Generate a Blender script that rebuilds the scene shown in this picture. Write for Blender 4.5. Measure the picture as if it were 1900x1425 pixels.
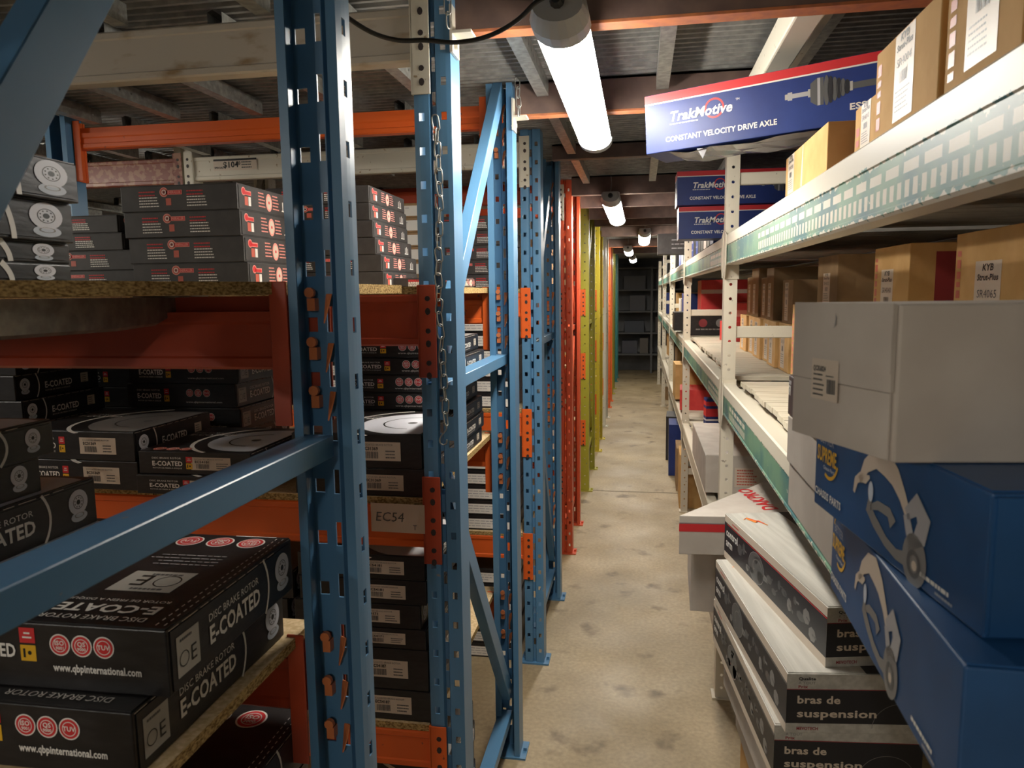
import bpy, bmesh, math, random
from mathutils import Matrix, Vector
R = random.Random(7)
PI = math.pi
sc = bpy.context.scene
for o in list(bpy.data.objects): bpy.data.objects.remove(o)
COL = sc.collection

# ------------------------------------------------------------------ camera, world, exposure
F_PX = 1370.0
cam = bpy.data.cameras.new('camera'); cam.sensor_width = 36; cam.lens = F_PX / 1900 * 36
cam.clip_start = 0.02; cam.clip_end = 60
cam_o = bpy.data.objects.new('camera', cam); COL.objects.link(cam_o)
cam_o.matrix_world = Matrix(((0.98538802, -0.00856257, 0.17010919, 0), (0.16986451, 0.12275923, -0.9777915, 0),
                             (-0.01251007, 0.99239954, 0.12241995, 1.6), (0, 0, 0, 1)))
cam.dof.use_dof = True; cam.dof.focus_distance = 2.2; cam.dof.aperture_fstop = 13
sc.camera = cam_o
wd = bpy.data.worlds.new('world'); sc.world = wd; wd.use_nodes = True
wd.node_tree.nodes['Background'].inputs[0].default_value = (0.75, 0.85, 1, 1)
wd.node_tree.nodes['Background'].inputs[1].default_value = 0.3
sc.view_settings.view_transform = 'Standard'; sc.view_settings.look = 'None'
sc.view_settings.gamma = 1; sc.view_settings.exposure = 0.74; sc.view_settings.use_curve_mapping = False
LAMP_E = 42.0

# ------------------------------------------------------------------ materials
MATS = {}
def newmat(name):
    m = bpy.data.materials.new(name); m.use_nodes = True
    nt = m.node_tree; b = nt.nodes['Principled BSDF']
    return m, nt, b
def N(nt, t, **k):
    n = nt.nodes.new(t)
    for a, v in k.items(): setattr(n, a, v)
    return n
def flat(name, col, rough=.5, metal=0, emit=0, spec=.5):
    if name in MATS: return MATS[name]
    m, nt, b = newmat(name)
    b.inputs['Base Color'].default_value = (*col, 1); b.inputs['Roughness'].default_value = rough
    b.inputs['Metallic'].default_value = metal; b.inputs['Specular IOR Level'].default_value = spec
    if emit:
        b.inputs['Emission Color'].default_value = (1, .945, .84, 1); b.inputs['Emission Strength'].default_value = emit
    MATS[name] = m; return m
def mottled(name, c1, c2, scale=20, rough=.5, metal=0, bump=0., lo=.4, hi=.65, detail=4, spec=.5, stretch=(1, 1, 1), coord='Object', bscale=None):
    if name in MATS: return MATS[name]
    m, nt, b = newmat(name)
    tc = N(nt, 'ShaderNodeTexCoord'); mp = N(nt, 'ShaderNodeMapping'); mp.inputs['Scale'].default_value = stretch
    nt.links.new(tc.outputs[coord], mp.inputs[0])
    no = N(nt, 'ShaderNodeTexNoise'); no.inputs['Scale'].default_value = scale; no.inputs['Detail'].default_value = detail
    nt.links.new(mp.outputs[0], no.inputs['Vector'])
    cr = N(nt, 'ShaderNodeValToRGB'); cr.color_ramp.elements[0].position = lo; cr.color_ramp.elements[1].position = hi
    cr.color_ramp.elements[0].color = (*c1, 1); cr.color_ramp.elements[1].color = (*c2, 1)
    nt.links.new(no.outputs['Fac'], cr.inputs[0]); nt.links.new(cr.outputs[0], b.inputs['Base Color'])
    b.inputs['Roughness'].default_value = rough; b.inputs['Metallic'].default_value = metal
    b.inputs['Specular IOR Level'].default_value = spec
    if bump:
        n2 = N(nt, 'ShaderNodeTexNoise'); n2.inputs['Scale'].default_value = bscale or scale; n2.inputs['Detail'].default_value = 3
        nt.links.new(mp.outputs[0], n2.inputs['Vector'])
        bp = N(nt, 'ShaderNodeBump'); bp.inputs['Strength'].default_value = bump; bp.inputs['Distance'].default_value = .002
        nt.links.new(n2.outputs['Fac'], bp.inputs['Height']); nt.links.new(bp.outputs[0], b.inputs['Normal'])
    MATS[name] = m; return m
def paint(name, c, wear=(.25, .22, .2), amt=.72, rough=.35):
    return mottled(name, c, wear, 38, rough, 0, .12, amt, amt + .04, 6, stretch=(1, 1, 1))

BLUE = paint('blue_paint', (.085, .21, .365)); ORANGE = paint('orange_paint', (.72, .12, .02), (.2, .06, .03), .70)
REDOR = paint('red_orange_paint', (.6, .085, .03), (.16, .05, .04), .68); OLIVE = paint('olive_paint', (.34, .31, .03), (.2, .2, .1), .66)
YELLOW = paint('yellow_paint', (.55, .43, .03), (.3, .25, .1), .66); TEAL = paint('teal_paint', (.03, .17, .16))
CREAM = paint('cream_paint', (.62, .58, .48), (.3, .22, .13), .66); RUST = paint('rust_paint', (.2, .06, .04), (.32, .16, .1), .5)
WHITE_R = paint('white_rack_paint', (.62, .56, .45), (.3, .25, .2), .69, .4)
BLACKC = mottled('black_cardboard', (.012, .011, .012), (.022, .02, .021), 30, .38, 0, .25, .4, .7, 4, stretch=(1, 1, 3))
BLACKR = mottled('charcoal_cardboard', (.035, .031, .03), (.05, .045, .043), 25, .55, 0, .2)
KRAFT = mottled('kraft_cardboard', (.56, .33, .125), (.64, .39, .165), 14, .8, 0, .15, spec=.2)
KRAFT_D = mottled('brown_cardboard', (.3, .19, .1), (.36, .23, .12), 14, .8, 0, .15, spec=.2)
WHITEC = mottled('white_cardboard', (.50, .44, .385), (.57, .51, .45), 12, .6, 0, .12, spec=.3)
NAVYC = mottled('navy_cardboard', (.012, .03, .16), (.016, .04, .2), 9, .4, 0, .1)
BLUEC = mottled('blue_cardboard', (.012, .062, .17), (.018, .09, .25), 7, .42, 0, .1)
GREYC = mottled('brushed_grey_cardboard', (.42, .40, .36), (.54, .52, .47), 60, .4, 0, .1, stretch=(1, .06, 1))
REDC = mottled('red_cardboard', (.5, .03, .03), (.58, .05, .04), 15, .5)
CHIP = mottled('chipboard_face', (.5, .36, .19), (.66, .5, .3), 140, .75, 0, .2, spec=.2)
CHIPE = mottled('chipboard_edge', (.17, .1, .035), (.55, .38, .16), 300, .85, 0, .9, .35, .62, 5, spec=.15, stretch=(.6, .6, 1.3))
GALV = mottled('galvanised_steel', (.26, .26, .24), (.40, .40, .37), 45, .42, .75, .2)
GALVD = mottled('dull_galvanised_steel', (.22, .22, .215), (.32, .315, .30), 30, .5, .5, .15)
PLANK = mottled('whitewashed_plank', (.42, .36, .26), (.60, .54, .43), 26, .65, 0, .5, .3, .65, 6, stretch=(.25, 3, 1))
PLASTIC = flat('clear_stretch_wrap', (.25, .24, .26), .15)
CABLE = flat('black_rubber', (.012, .012, .012), .5)
LAMPG = flat('grey_lamp_housing', (.38, .39, .4), .45)
DIFF = flat('lit_diffuser', (1, 1, 1), .5, 0, LAMP_E)
WALLM = mottled('dark_block_wall', (.2, .2, .205), (.27, .27, .27), 3, .9, 0, .2)
# floor: stained concrete
def floor_mat():
    m, nt, b = newmat('stained_concrete')
    tc = N(nt, 'ShaderNodeTexCoord')
    def noise(s, d=6):
        n = N(nt, 'ShaderNodeTexNoise'); n.inputs['Scale'].default_value = s; n.inputs['Detail'].default_value = d
        nt.links.new(tc.outputs['Object'], n.inputs['Vector']); return n
    def ramp(src, p0, p1, c0, c1):
        r = N(nt, 'ShaderNodeValToRGB'); r.color_ramp.elements[0].position = p0; r.color_ramp.elements[1].position = p1
        r.color_ramp.elements[0].color = (*c0, 1); r.color_ramp.elements[1].color = (*c1, 1); nt.links.new(src, r.inputs[0]); return r
    base = ramp(noise(2.2).outputs['Fac'], .35, .7, (.30, .225, .125), (.46, .355, .215))
    fine = ramp(noise(60).outputs['Fac'], .3, .7, (.8, .8, .8), (1.08, 1.08, 1.08))
    st = ramp(noise(5.5, 3).outputs['Fac'], .60, .72, (1, 1, 1), (.42, .38, .33))
    m1 = N(nt, 'ShaderNodeMix', data_type='RGBA', blend_type='MULTIPLY'); m1.inputs[0].default_value = 1
    nt.links.new(base.outputs[0], m1.inputs[6]); nt.links.new(fine.outputs[0], m1.inputs[7])
    m2 = N(nt, 'ShaderNodeMix', data_type='RGBA', blend_type='MULTIPLY'); m2.inputs[0].default_value = 1
    nt.links.new(m1.outputs[2], m2.inputs[6]); nt.links.new(st.outputs[0], m2.inputs[7])
    nt.links.new(m2.outputs[2], b.inputs['Base Color'])
    rr = ramp(noise(3).outputs['Fac'], .3, .7, (.42,) * 3, (.62,) * 3); nt.links.new(rr.outputs[0], b.inputs['Roughness'])
    return m
FLOORM = floor_mat()
# white rack beam with a worn green stripe, the punched price rail pattern showing through as white dashes
def stripe_mat(name, h, ystart, yend):
    m, nt, b = newmat(name)
    tc = N(nt, 'ShaderNodeTexCoord'); sp = N(nt, 'ShaderNodeSeparateXYZ'); nt.links.new(tc.outputs['Object'], sp.inputs[0])
    no = N(nt, 'ShaderNodeTexNoise'); no.inputs['Scale'].default_value = 60; no.inputs['Detail'].default_value = 4
    nt.links.new(tc.outputs['Object'], no.inputs['Vector'])
    def M(op, a, b_=None, c=None):
        n = N(nt, 'ShaderNodeMath', operation=op)
        for i, v in enumerate((a, b_, c)):
            if v is None: continue
            if isinstance(v, (int, float)): n.inputs[i].default_value = v
            else: nt.links.new(v, n.inputs[i])
        return n.outputs[0]
    Z = sp.outputs[2]; Y = sp.outputs[1]; nf = no.outputs['Fac']
    zz = M('ADD', Z, M('MULTIPLY', M('SUBTRACT', nf, .5), .03))
    band = M('MULTIPLY', M('LESS_THAN', zz, h * .64), M('GREATER_THAN', zz, h * .05))
    face = M('LESS_THAN', sp.outputs[0], .004)
    def dash(z0, z1, pitch, duty):
        fr = M('FRACT', M('DIVIDE', M('ADD', Y, M('MULTIPLY', nf, .004)), pitch))
        return M('MULTIPLY', M('MULTIPLY', M('GREATER_THAN', Z, z0), M('LESS_THAN', Z, z1)), M('LESS_THAN', fr, duty))
    d1 = dash(h * .41, h * .53, .066, .74); d2 = dash(h * .15, h * .33, .027, .55)
    rng = M('MULTIPLY', M('GREATER_THAN', Y, ystart), M('LESS_THAN', Y, yend))
    ds = M('MULTIPLY', M('MAXIMUM', d1, d2), rng)
    scr = M('LESS_THAN', nf, .69)
    fac = M('MULTIPLY', M('MULTIPLY', M('MULTIPLY', band, face), M('SUBTRACT', 1, ds)), scr)
    mx = N(nt, 'ShaderNodeMix', data_type='RGBA'); nt.links.new(fac, mx.inputs[0])
    mx.inputs[6].default_value = (.60, .55, .45, 1)
    n2 = N(nt, 'ShaderNodeTexNoise'); n2.inputs['Scale'].default_value = 7; nt.links.new(tc.outputs['Object'], n2.inputs['Vector'])
    cr = N(nt, 'ShaderNodeValToRGB'); cr.color_ramp.elements[0].color = (.03, .135, .145, 1); cr.color_ramp.elements[1].color = (.13, .26, .17, 1)
    cr.color_ramp.elements[0].position = .4; cr.color_ramp.elements[1].position = .6
    nt.links.new(n2.outputs['Fac'], cr.inputs[0]); nt.links.new(cr.outputs[0], mx.inputs[7])
    nt.links.new(mx.outputs[2], b.inputs['Base Color']); b.inputs['Roughness'].default_value = .4
    return m
PC = dict(w=(.78, .75, .7), g=(.4, .39, .4), r=(.62, .03, .035), k=(.01, .01, .01), y=(.75, .42, .02), o=(.75, .22, .03),
          l=(.62, .52, .42), s=(.42, .4, .36), b=(.012, .03, .16), n=(.02, .02, .025), c=(.55, .6, .68), p=(.8, .3, .25),
          d=(.1, .1, .1), m=(.22, .21, .2), q=(.7, .7, .76), e=(.55, .12, .08), t=(.07, .16, .18), x=(.035, .04, .05), z=(.3, .04, .05))
def pm(c): return flat('print_' + {'w': 'white', 'g': 'grey', 'r': 'red', 'k': 'black', 'y': 'yellow', 'o': 'orange', 'l': 'label_paper', 's': 'silver',
    'b': 'navy', 'n': 'near_black', 'c': 'pale_blue', 'p': 'pink', 'd': 'dark', 'm': 'mid_grey', 'q': 'ice_white', 'e': 'brick_red', 't': 'teal', 'x': 'blue_black', 'z': 'maroon'}[c], PC[c], .4)

# ------------------------------------------------------------------ object helpers
def link(o, parent=None):
    COL.objects.link(o)
    if parent: o.parent = parent
    return o
def obj(name, me, parent=None, loc=None, rot=None):
    o = bpy.data.objects.new(name, me)
    if loc is not None: o.location = loc
    if rot is not None: o.rotation_euler = rot
    return link(o, parent)
GROUPS = dict(rotor_box='black brake rotor boxes on the left racks', parts_box='small parts boxes stacked on the left racks', rack_beam='rack beams', upright_frame='upright rack frames',
    ceiling_beam='steel beams crossing the aisle', shelf_board='chipboard shelf panels', slatted_deck='plank decks of the right rack', strut_box='brown strut boxes on the right rack',
    drive_axle_box='drive axle boxes on the upper right deck', control_arm_box='boxes of the control arm stack', parts_carton='cartons on the right rack', hanging_chain='hanging chains',
    storage_box='boxes on the end wall shelving', parts_pack='slim upright packs')
def tag(o, label, cat, group=None):
    group = group or GROUPS.get(o.name.split('.')[0])
    o['label'] = label; o['category'] = cat
    if group: o['group'] = group
    return o
def empty(name, loc, rz=0):
    return obj(name, None, None, loc, (0, 0, rz))
def mesh(name, V, Fs, mats, mi=None, smooth=False):
    me = bpy.data.meshes.new(name); me.from_pydata([tuple(v) for v in V], [], Fs)
    for m in mats: me.materials.append(m)
    if mi: me.polygons.foreach_set('material_index', mi)
    if smooth: me.polygons.foreach_set('use_smooth', [True] * len(me.polygons))
    me.update(); return me
class MB:
    def __init__(s): s.V = []; s.F = []; s.M = []
    def add(s, V, Fs, m=0):
        n = len(s.V); s.V += [tuple(v) for v in V]; s.F += [[i + n for i in f] for f in Fs]; s.M += [m] * len(Fs)
    def box(s, x0, x1, y0, y1, z0, z1, m=0):
        s.add([(x0, y0, z0), (x1, y0, z0), (x1, y1, z0), (x0, y1, z0), (x0, y0, z1), (x1, y0, z1), (x1, y1, z1), (x0, y1, z1)],
              [(3, 2, 1, 0), (4, 5, 6, 7), (0, 1, 5, 4), (1, 2, 6, 5), (2, 3, 7, 6), (3, 0, 4, 7)], m)
    def extrude(s, prof, a, b, axis, m=0):     # closed profile in the two other axes
        n = len(prof)
        def P(t, p):
            return (t, p[0], p[1]) if axis == 'x' else ((p[0], t, p[1]) if axis == 'y' else (p[0], p[1], t))
        V = [P(a, p) for p in prof] + [P(b, p) for p in prof]
        s.add(V, [[i, (i + 1) % n, n + (i + 1) % n, n + i] for i in range(n)] + [list(range(n))[::-1], [n + i for i in range(n)]], m)
    def tube(s, pts, r, n=8, m=0, cap=True):
        pts = [Vector(p) for p in pts]; rings = []; up = Vector((0, 0, 1)); prev = None
        for i, p in enumerate(pts):
            d = (pts[min(i + 1, len(pts) - 1)] - pts[max(i - 1, 0)]).normalized()
            a = d.cross(up if abs(d.z) < .9 else Vector((1, 0, 0))).normalized() if prev is None else (prev - d * prev.dot(d)).normalized()
            prev = a; b = d.cross(a)
            rr = r[i] if isinstance(r, (list, tuple)) else r
            rings.append([p + a * rr * math.cos(t * 2 * PI / n) + b * rr * math.sin(t * 2 * PI / n) for t in range(n)])
        V = [v for rg in rings for v in rg]
        Fs = [[i * n + k, i * n + (k + 1) % n, (i + 1) * n + (k + 1) % n, (i + 1) * n + k] for i in range(len(pts) - 1) for k in range(n)]
        if cap: Fs += [list(range(n))[::-1], [(len(pts) - 1) * n + k for k in range(n)]]
        s.add(V, Fs, m)
    def build(s, name, mats, parent=None, loc=None, rot=None, smooth=False):
        if not isinstance(mats, (list, tuple)): mats = [mats]
        me = mesh(name, s.V, s.F, mats, s.M, smooth)
        bm = bmesh.new(); bm.from_mesh(me); bmesh.ops.recalc_face_normals(bm, faces=bm.faces); bm.to_mesh(me); bm.free()
        return obj(name, me, parent, loc, rot)
def bevel_mod(o, w, seg=2):
    m = o.modifiers.new('bevel', 'BEVEL'); m.width = w; m.segments = seg; m.limit_method = 'ANGLE'; m.angle_limit = .6; return o

# ------------------------------------------------------------------ flat print: lettering and shapes in metres on a face
TXT = {}
def text2d(s, bold):
    k = (s, bold)
    if k in TXT: return TXT[k]
    cu = bpy.data.curves.new('t', 'FONT'); cu.body = s; cu.size = 1.0; cu.resolution_u = 2
    cu.offset = .028 if bold else 0
    if bold: cu.space_character = 1.04
    o = bpy.data.objects.new('t', cu); COL.objects.link(o)
    dg = bpy.context.evaluated_depsgraph_get(); me = bpy.data.meshes.new_from_object(o.evaluated_get(dg))
    V = [(v.co.x, v.co.y) for v in me.vertices]; Fs = [tuple(p.vertices) for p in me.polygons]
    x0 = min((v[0] for v in V), default=0); x1 = max((v[0] for v in V), default=1)
    V = [(v[0] - x0, v[1]) for v in V]
    bpy.data.objects.remove(o); bpy.data.curves.remove(cu); bpy.data.meshes.remove(me)
    TXT[k] = (V, Fs, x1 - x0); return TXT[k]
class Art:
    def __init__(s): s.it = []
    def poly(s, V, Fs, c, lay=1): s.it.append((V, Fs, c, lay)); return s
    def rect(s, u, v, w, h, c, lay=0): return s.poly([(u, v), (u + w, v), (u + w, v + h), (u, v + h)], [(0, 1, 2, 3)], c, lay)
    def text(s, t, u, v, h, c='w', bold=True, w=None, al='l', rot=0, lay=3, it=0):
        V, Fs, W = text2d(t, bold); sy = h / .70; sx = (w / W) if w else sy
        ca, sa = math.cos(rot), math.sin(rot); off = {'l': 0, 'c': -W * sx / 2, 'r': -W * sx}[al]; out = []
        for x, y in V:
            a = x * sx + off + it * y * sy; b = y * sy; out.append((u + a * ca - b * sa, v + a * sa + b * ca))
        return s.poly(out, Fs, c, lay)
    def disc(s, u, v, r, c, lay=1, ry=None, n=24):
        ry = ry or r
        return s.poly([(u + r * math.cos(i * 2 * PI / n), v + ry * math.sin(i * 2 * PI / n)) for i in range(n)], [tuple(range(n))], c, lay)
    def ring(s, u, v, r, t, c, lay=2, ry=None, a0=0, a1=2 * PI, n=28):
        k = (ry or r) / r; V = []; Fs = []
        for i in range(n + 1):
            a = a0 + (a1 - a0) * i / n
            V += [(u + r * math.cos(a), v + k * r * math.sin(a)), (u + (r - t) * math.cos(a), v + k * (r - t) * math.sin(a))]
            if i: Fs.append((2 * i - 2, 2 * i, 2 * i + 1, 2 * i - 1))
        return s.poly(V, Fs, c, lay)
    def strip(s, pts, w, c, lay=1):
        V = []; Fs = []
        for i, (x, y) in enumerate(pts):
            a = pts[max(i - 1, 0)]; b = pts[min(i + 1, len(pts) - 1)]; dx, dy = b[0] - a[0], b[1] - a[1]; L = math.hypot(dx, dy) or 1
            ww = (w[i] if isinstance(w, (list, tuple)) else w) / 2
            V += [(x - dy / L * ww, y + dx / L * ww), (x + dy / L * ww, y - dx / L * ww)]
            if i: Fs.append((2 * i - 2, 2 * i - 1, 2 * i + 1, 2 * i))
        return s.poly(V, Fs, c, lay)
    def lines(s, u, v, w, n, pitch, h, c='w', seed=1, lay=2):
        r = random.Random(seed)
        for i in range(n):
            x = u; end = u + w * r.uniform(.72, 1)
            while x < end:
                l = w * r.uniform(.05, .13); s.rect(x, v - i * pitch, min(l, end - x), h, c, lay); x += l + w * .02
        return s
    def bars(s, u, v, w, h, c='k', seed=1, n=16):
        r = random.Random(seed); x = u
        while x < u + w:
            b = w / n * r.choice((.4, .7, 1)); s.rect(x, v, b, h, c, 3); x += b + w / n * r.choice((.4, .7))
        return s
    def rotor(s, u, v, r, ry=None, full=True):
        k = (ry or r) / r
        if full:
            s.disc(u + r * .02, v - 1.15 * r * k, r * .85, 'c', 1, ry=r * .42 * k); s.ring(u + r * .02, v - 1.05 * r * k, r * .5, r * .1, 'm', 2, ry=r * .2 * k)
        s.disc(u, v, r, 'q', 2, ry=ry); s.ring(u, v, r * .55, r * .05, 'k', 3, ry=r * .55 * k)
        s.disc(u, v, r * .2, 'k', 3, ry=r * .2 * k)
        for i in range(9):
            a = i * 2 * PI / 9; s.disc(u + r * .38 * math.cos(a), v + r * k * .38 * math.sin(a), r * .055, 'k', 3, ry=r * .055 * k, n=8)
        return s
    def badge(s, u, v, r, t):
        s.disc(u, v, r, 'w', 1); s.disc(u, v, r * .88, 'r', 2); s.ring(u, v, r * .66, r * .07, 'w', 3)
        if '|' in t:
            a, b = t.split('|'); s.text(a, u, v - r * .02, r * .42, 'w', True, al='c'); s.text(b, u, v - r * .42, r * .28, 'w', True, al='c')
        else: s.text(t, u, v - r * .2, r * .42, 'w', True, al='c')
        return s
ARTC = {}
def art_mesh(art, key):
    """2D items -> mesh in face space (u, 0, v), with a hair of height per layer"""
    if key in ARTC: return ARTC[key]
    V = []; Fs = []; mi = []; cols = []
    for Vs, Ff, c, lay in art.it:
        if c not in cols: cols.append(c)
        n = len(V); V += [(a, -.0003 - .00022 * lay, b) for a, b in Vs]; Fs += [tuple(i + n for i in f) for f in Ff]; mi += [cols.index(c)] * len(Ff)
    me = mesh('print', V, Fs, [pm(c) for c in cols], mi)
    ARTC[key] = me; return me

# ------------------------------------------------------------------ cartons
BODY = {}
def carton_body(w, d, h, mat, bev=.0016, sag=0., key=None):
    k = (round(w, 4), round(d, 4), round(h, 4), mat.name, key)
    if k in BODY: return BODY[k]
    bm = bmesh.new(); bmesh.ops.create_cube(bm, size=1)
    for v in bm.verts: v.co = Vector((v.co.x * w, v.co.y * d, (v.co.z + .5) * h))
    bmesh.ops.bevel(bm, geom=list(bm.edges), offset=bev, segments=2, profile=.5, affect='EDGES')
    me = bpy.data.meshes.new('carton'); bm.to_mesh(me); bm.free(); me.materials.append(mat)
    BODY[k] = me; return me
FR = {'F': lambda w, d, h: ((-w / 2, -d / 2, 0), 0), 'R': lambda w, d, h: ((w / 2, -d / 2, 0), PI / 2),
      'L': lambda w, d, h: ((-w / 2, d / 2, 0), -PI / 2), 'B': lambda w, d, h: ((w / 2, d / 2, 0), PI)}
LID = {}
def carton(name, label, x, y, z, w, d, h, mat, arts=(), rz=0, group=None, cat='box', lid=True, flap=True, labels=()):
    """x,y: footprint centre; z: underside. arts: (face, Art, key) prints; the body is the thing, prints, lid and flaps its parts"""
    o = obj(name, carton_body(w, d, h, mat), None, (x, y, z), (0, 0, rz)); tag(o, label, cat, group)
    if lid:
        k = (w, d, h, mat.name)
        if k not in LID:
            m = MB(); t = .0014
            m.box(-w / 2 + .002, w / 2 - .002, -d / 2 + .003, d / 2 - .001, h - .0002, h + t)
            me1 = mesh('lid', m.V, m.F, [mat]); m2 = MB()
            m2.box(w / 2 - .0002, w / 2 + t, -d / 2 + .006, d / 2 - .006, .004, h - .004)
            LID[k] = (me1, mesh('side_flap', m2.V, m2.F, [mat]))
        obj('lid', LID[k][0], o)
        if flap: obj('side_flap', LID[k][1], o)
    for a in arts:
        face, art, key = a[:3]; nm = a[3] if len(a) > 3 else 'printed_artwork'
        me = art_mesh(art, key)
        if face == 'T':
            p = obj(nm, me, o, (-w / 2, -d / 2, h + (.0015 if lid else 0)), (-PI / 2, 0, 0))
        elif face == 'T2':    # readable from the far side
            p = obj(nm, me, o, (w / 2, d / 2, h + (.0015 if lid else 0)), (-PI / 2, 0, PI))
        else:
            l, r = FR[face](w, d, h); l = Vector(l)
            if face == 'R' and lid and flap: l.x += .0014
            p = obj(nm, me, o, l, (0, 0, r))
    return o

# ------------------------------------------------------------------ rack posts with punched faces
def post_mesh(name, prof, cols, z1, mat, pitch=.071, zoff=.05, round_=False, z0=0.0, seed=0, t=.0025, inset=None):
    """open profile [(x,y)...]; cols: {segment index: (centre fraction, w, h, z shift)}"""
    bm = bmesh.new()
    def quad(pts):
        vs = [bm.verts.new(p) for p in pts]
        try: bm.faces.new(vs)
        except ValueError: pass
    for i in range(len(prof) - 1):
        a = Vector((*prof[i], 0)); b = Vector((*prof[i + 1], 0)); L = (b - a).length; dr = (b - a) / L
        P = lambda u, z: (a + dr * u) + Vector((0, 0, z))
        if i not in cols:
            quad([P(0, z0), P(L, z0), P(L, z1), P(0, z1)]); continue
        fc, w, h, zs = cols[i]; c = L * fc; ua, ub = c - w / 2, c + w / 2
        quad([P(0, z0), P(ua, z0), P(ua, z1), P(0, z1)]); quad([P(ub, z0), P(L, z0), P(L, z1), P(ub, z1)])
        z = z0; k = 0
        while True:
            hc = z0 + zoff + zs + k * pitch
            if hc + h > z1: break
            if round_:
                quad([P(ua, z), P(ub, z), P(ub, hc - w / 2), P(ua, hc - w / 2)])
                oc = [(c + w * .36 * math.cos(q * PI / 4), hc + w * .36 * math.sin(q * PI / 4)) for q in range(8)]
                sq = [(c + w / 2, hc), (c + w / 2, hc + w / 2), (c, hc + w / 2), (c - w / 2, hc + w / 2), (c - w / 2, hc), (c - w / 2, hc - w / 2), (c, hc - w / 2), (c + w / 2, hc - w / 2)]
                for q in range(8):
                    r = (q + 1) % 8; quad([P(*oc[q]), P(*sq[q]), P(*sq[r]), P(*oc[r])])
                z = hc + w / 2
            else:
                quad([P(ua, z), P(ub, z), P(ub, hc - h / 2), P(ua, hc - h / 2)]); z = hc + h / 2
            k += 1
        quad([P(ua, z), P(ub, z), P(ub, z1), P(ua, z1)])
    bmesh.ops.remove_doubles(bm, verts=bm.verts, dist=1e-5)
    me = bpy.data.meshes.new(name); bm.to_mesh(me); bm.free(); me.materials.append(mat); return me
HW = .039
PROF = [(-HW + .016, .075), (-HW, .075), (-HW, 0), (-.010, 0), (-.006, .011), (.006, .011), (.010, 0), (HW, 0), (HW, .075), (HW - .018, .075)]
PCOLS = {2: (.5, .012, .017, 0), 4: (.5, .008, .03, .038), 6: (.5, .012, .017, 0)}
PROF1 = [(-.03, .06), (-.03, 0), (.03, 0), (.03, .06)]
PCOLS1 = {1: (.5, .016, .016, 0)}
PROFN = [(-.041 + .0115, .045), (-.041, .045), (-.041, 0), (-.009, 0), (-.006, .007), (.006, .007), (.009, 0), (.041, 0), (.041, .045), (.041 - .0115, .045)]
PCOLSN = {1: (.5, .012, .022, 0), 2: (.36, .015, .021, 0), 4: (.5, .0085, .037, .008), 6: (.64, .015, .021, 0)}
PM = {}
def post(parent, x, y, face, mat, kind=2, z1=2.4):
    k = (mat.name, kind, z1)
    if kind == 3 and k not in PM: PM[k] = post_mesh('post', PROFN, PCOLSN, z1, mat, z0=.008, pitch=.0805, zoff=.02)
    if k not in PM:
        PM[k] = post_mesh('post', PROF, PCOLS, z1, mat, z0=.008) if kind == 2 else post_mesh('post', PROF1, PCOLS1, z1, mat, pitch=.071 if kind == 1 else .0508, round_=True, z0=.008)
    o = obj('post', PM[k], parent, (x, y, 0), (0, 0, 0 if face < 0 else PI))
    m = o.modifiers.new('thickness', 'SOLIDIFY'); m.thickness = .0028; m.offset = 1
    return o
def brace(parent, x, ya, za, yb, zb, mat, w=.042, d=.03, name='brace'):
    """C channel from (ya,za) to (yb,zb) in the frame plane, open side away from the aisle"""
    a = Vector((0, ya, za)); b = Vector((0, yb, zb)); L = (b - a).length; ang = math.atan2(zb - za, yb - ya)
    t = .003; m = MB()
    prof = [(d / 2, -w / 2), (d / 2, w / 2), (-d / 2, w / 2), (-d / 2, w / 2 - t), (d / 2 - t, w / 2 - t), (d / 2 - t, -w / 2 + t), (-d / 2, -w / 2 + t), (-d / 2, -w / 2)]
    m.extrude(prof, 0, L, 'y')
    o = m.build(name, mat, parent, (x, ya, za), (ang, 0, 0)); bevel_mod(o, .0012, 1); return o
def frame(label, xc, ya, yb, mat, levels_h, diags, kind=2, z1=2.4, group=None, dw=.045, zs=None):
    """upright frame in the plane x=xc: front posts at ya (face towards the camera) and yb (face away)"""
    t = empty('upright_frame', (xc, (ya + yb) / 2, 0)); tag(t, label, 'rack frame', group)
    yc = (ya + yb) / 2
    post(t, 0, ya - yc, -1, mat, kind, z1); post(t, 0, yb - yc, 1, mat, kind, z1)
    ia, ib = ya - yc + .03, yb - yc - .03
    for z in levels_h: brace(t, -.0145, ia, z - .016, ib, z - .016, mat, .032, .045, name='horizontal_brace')
    for (p, za, q, zb) in diags:
        f = lambda v: (ia + .012 if v == 0 else ib - .012) if isinstance(v, int) else v - yc
        brace(t, -.007, f(p), za, f(q), zb, mat, dw, name='diagonal_brace')
    for yy, s in ((ya - yc + .035, 0), (yb - yc - .035, 1)):
        m = MB(); m.box(-.06, .062, yy - .05, yy + .05, 0, .007)
        for bx in (-.052, .054):
            m.box(bx - .006, bx + .006, yy - .006, yy + .006, .007, .018)
        m.build('foot_plate', mat, t)
    return t
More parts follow.
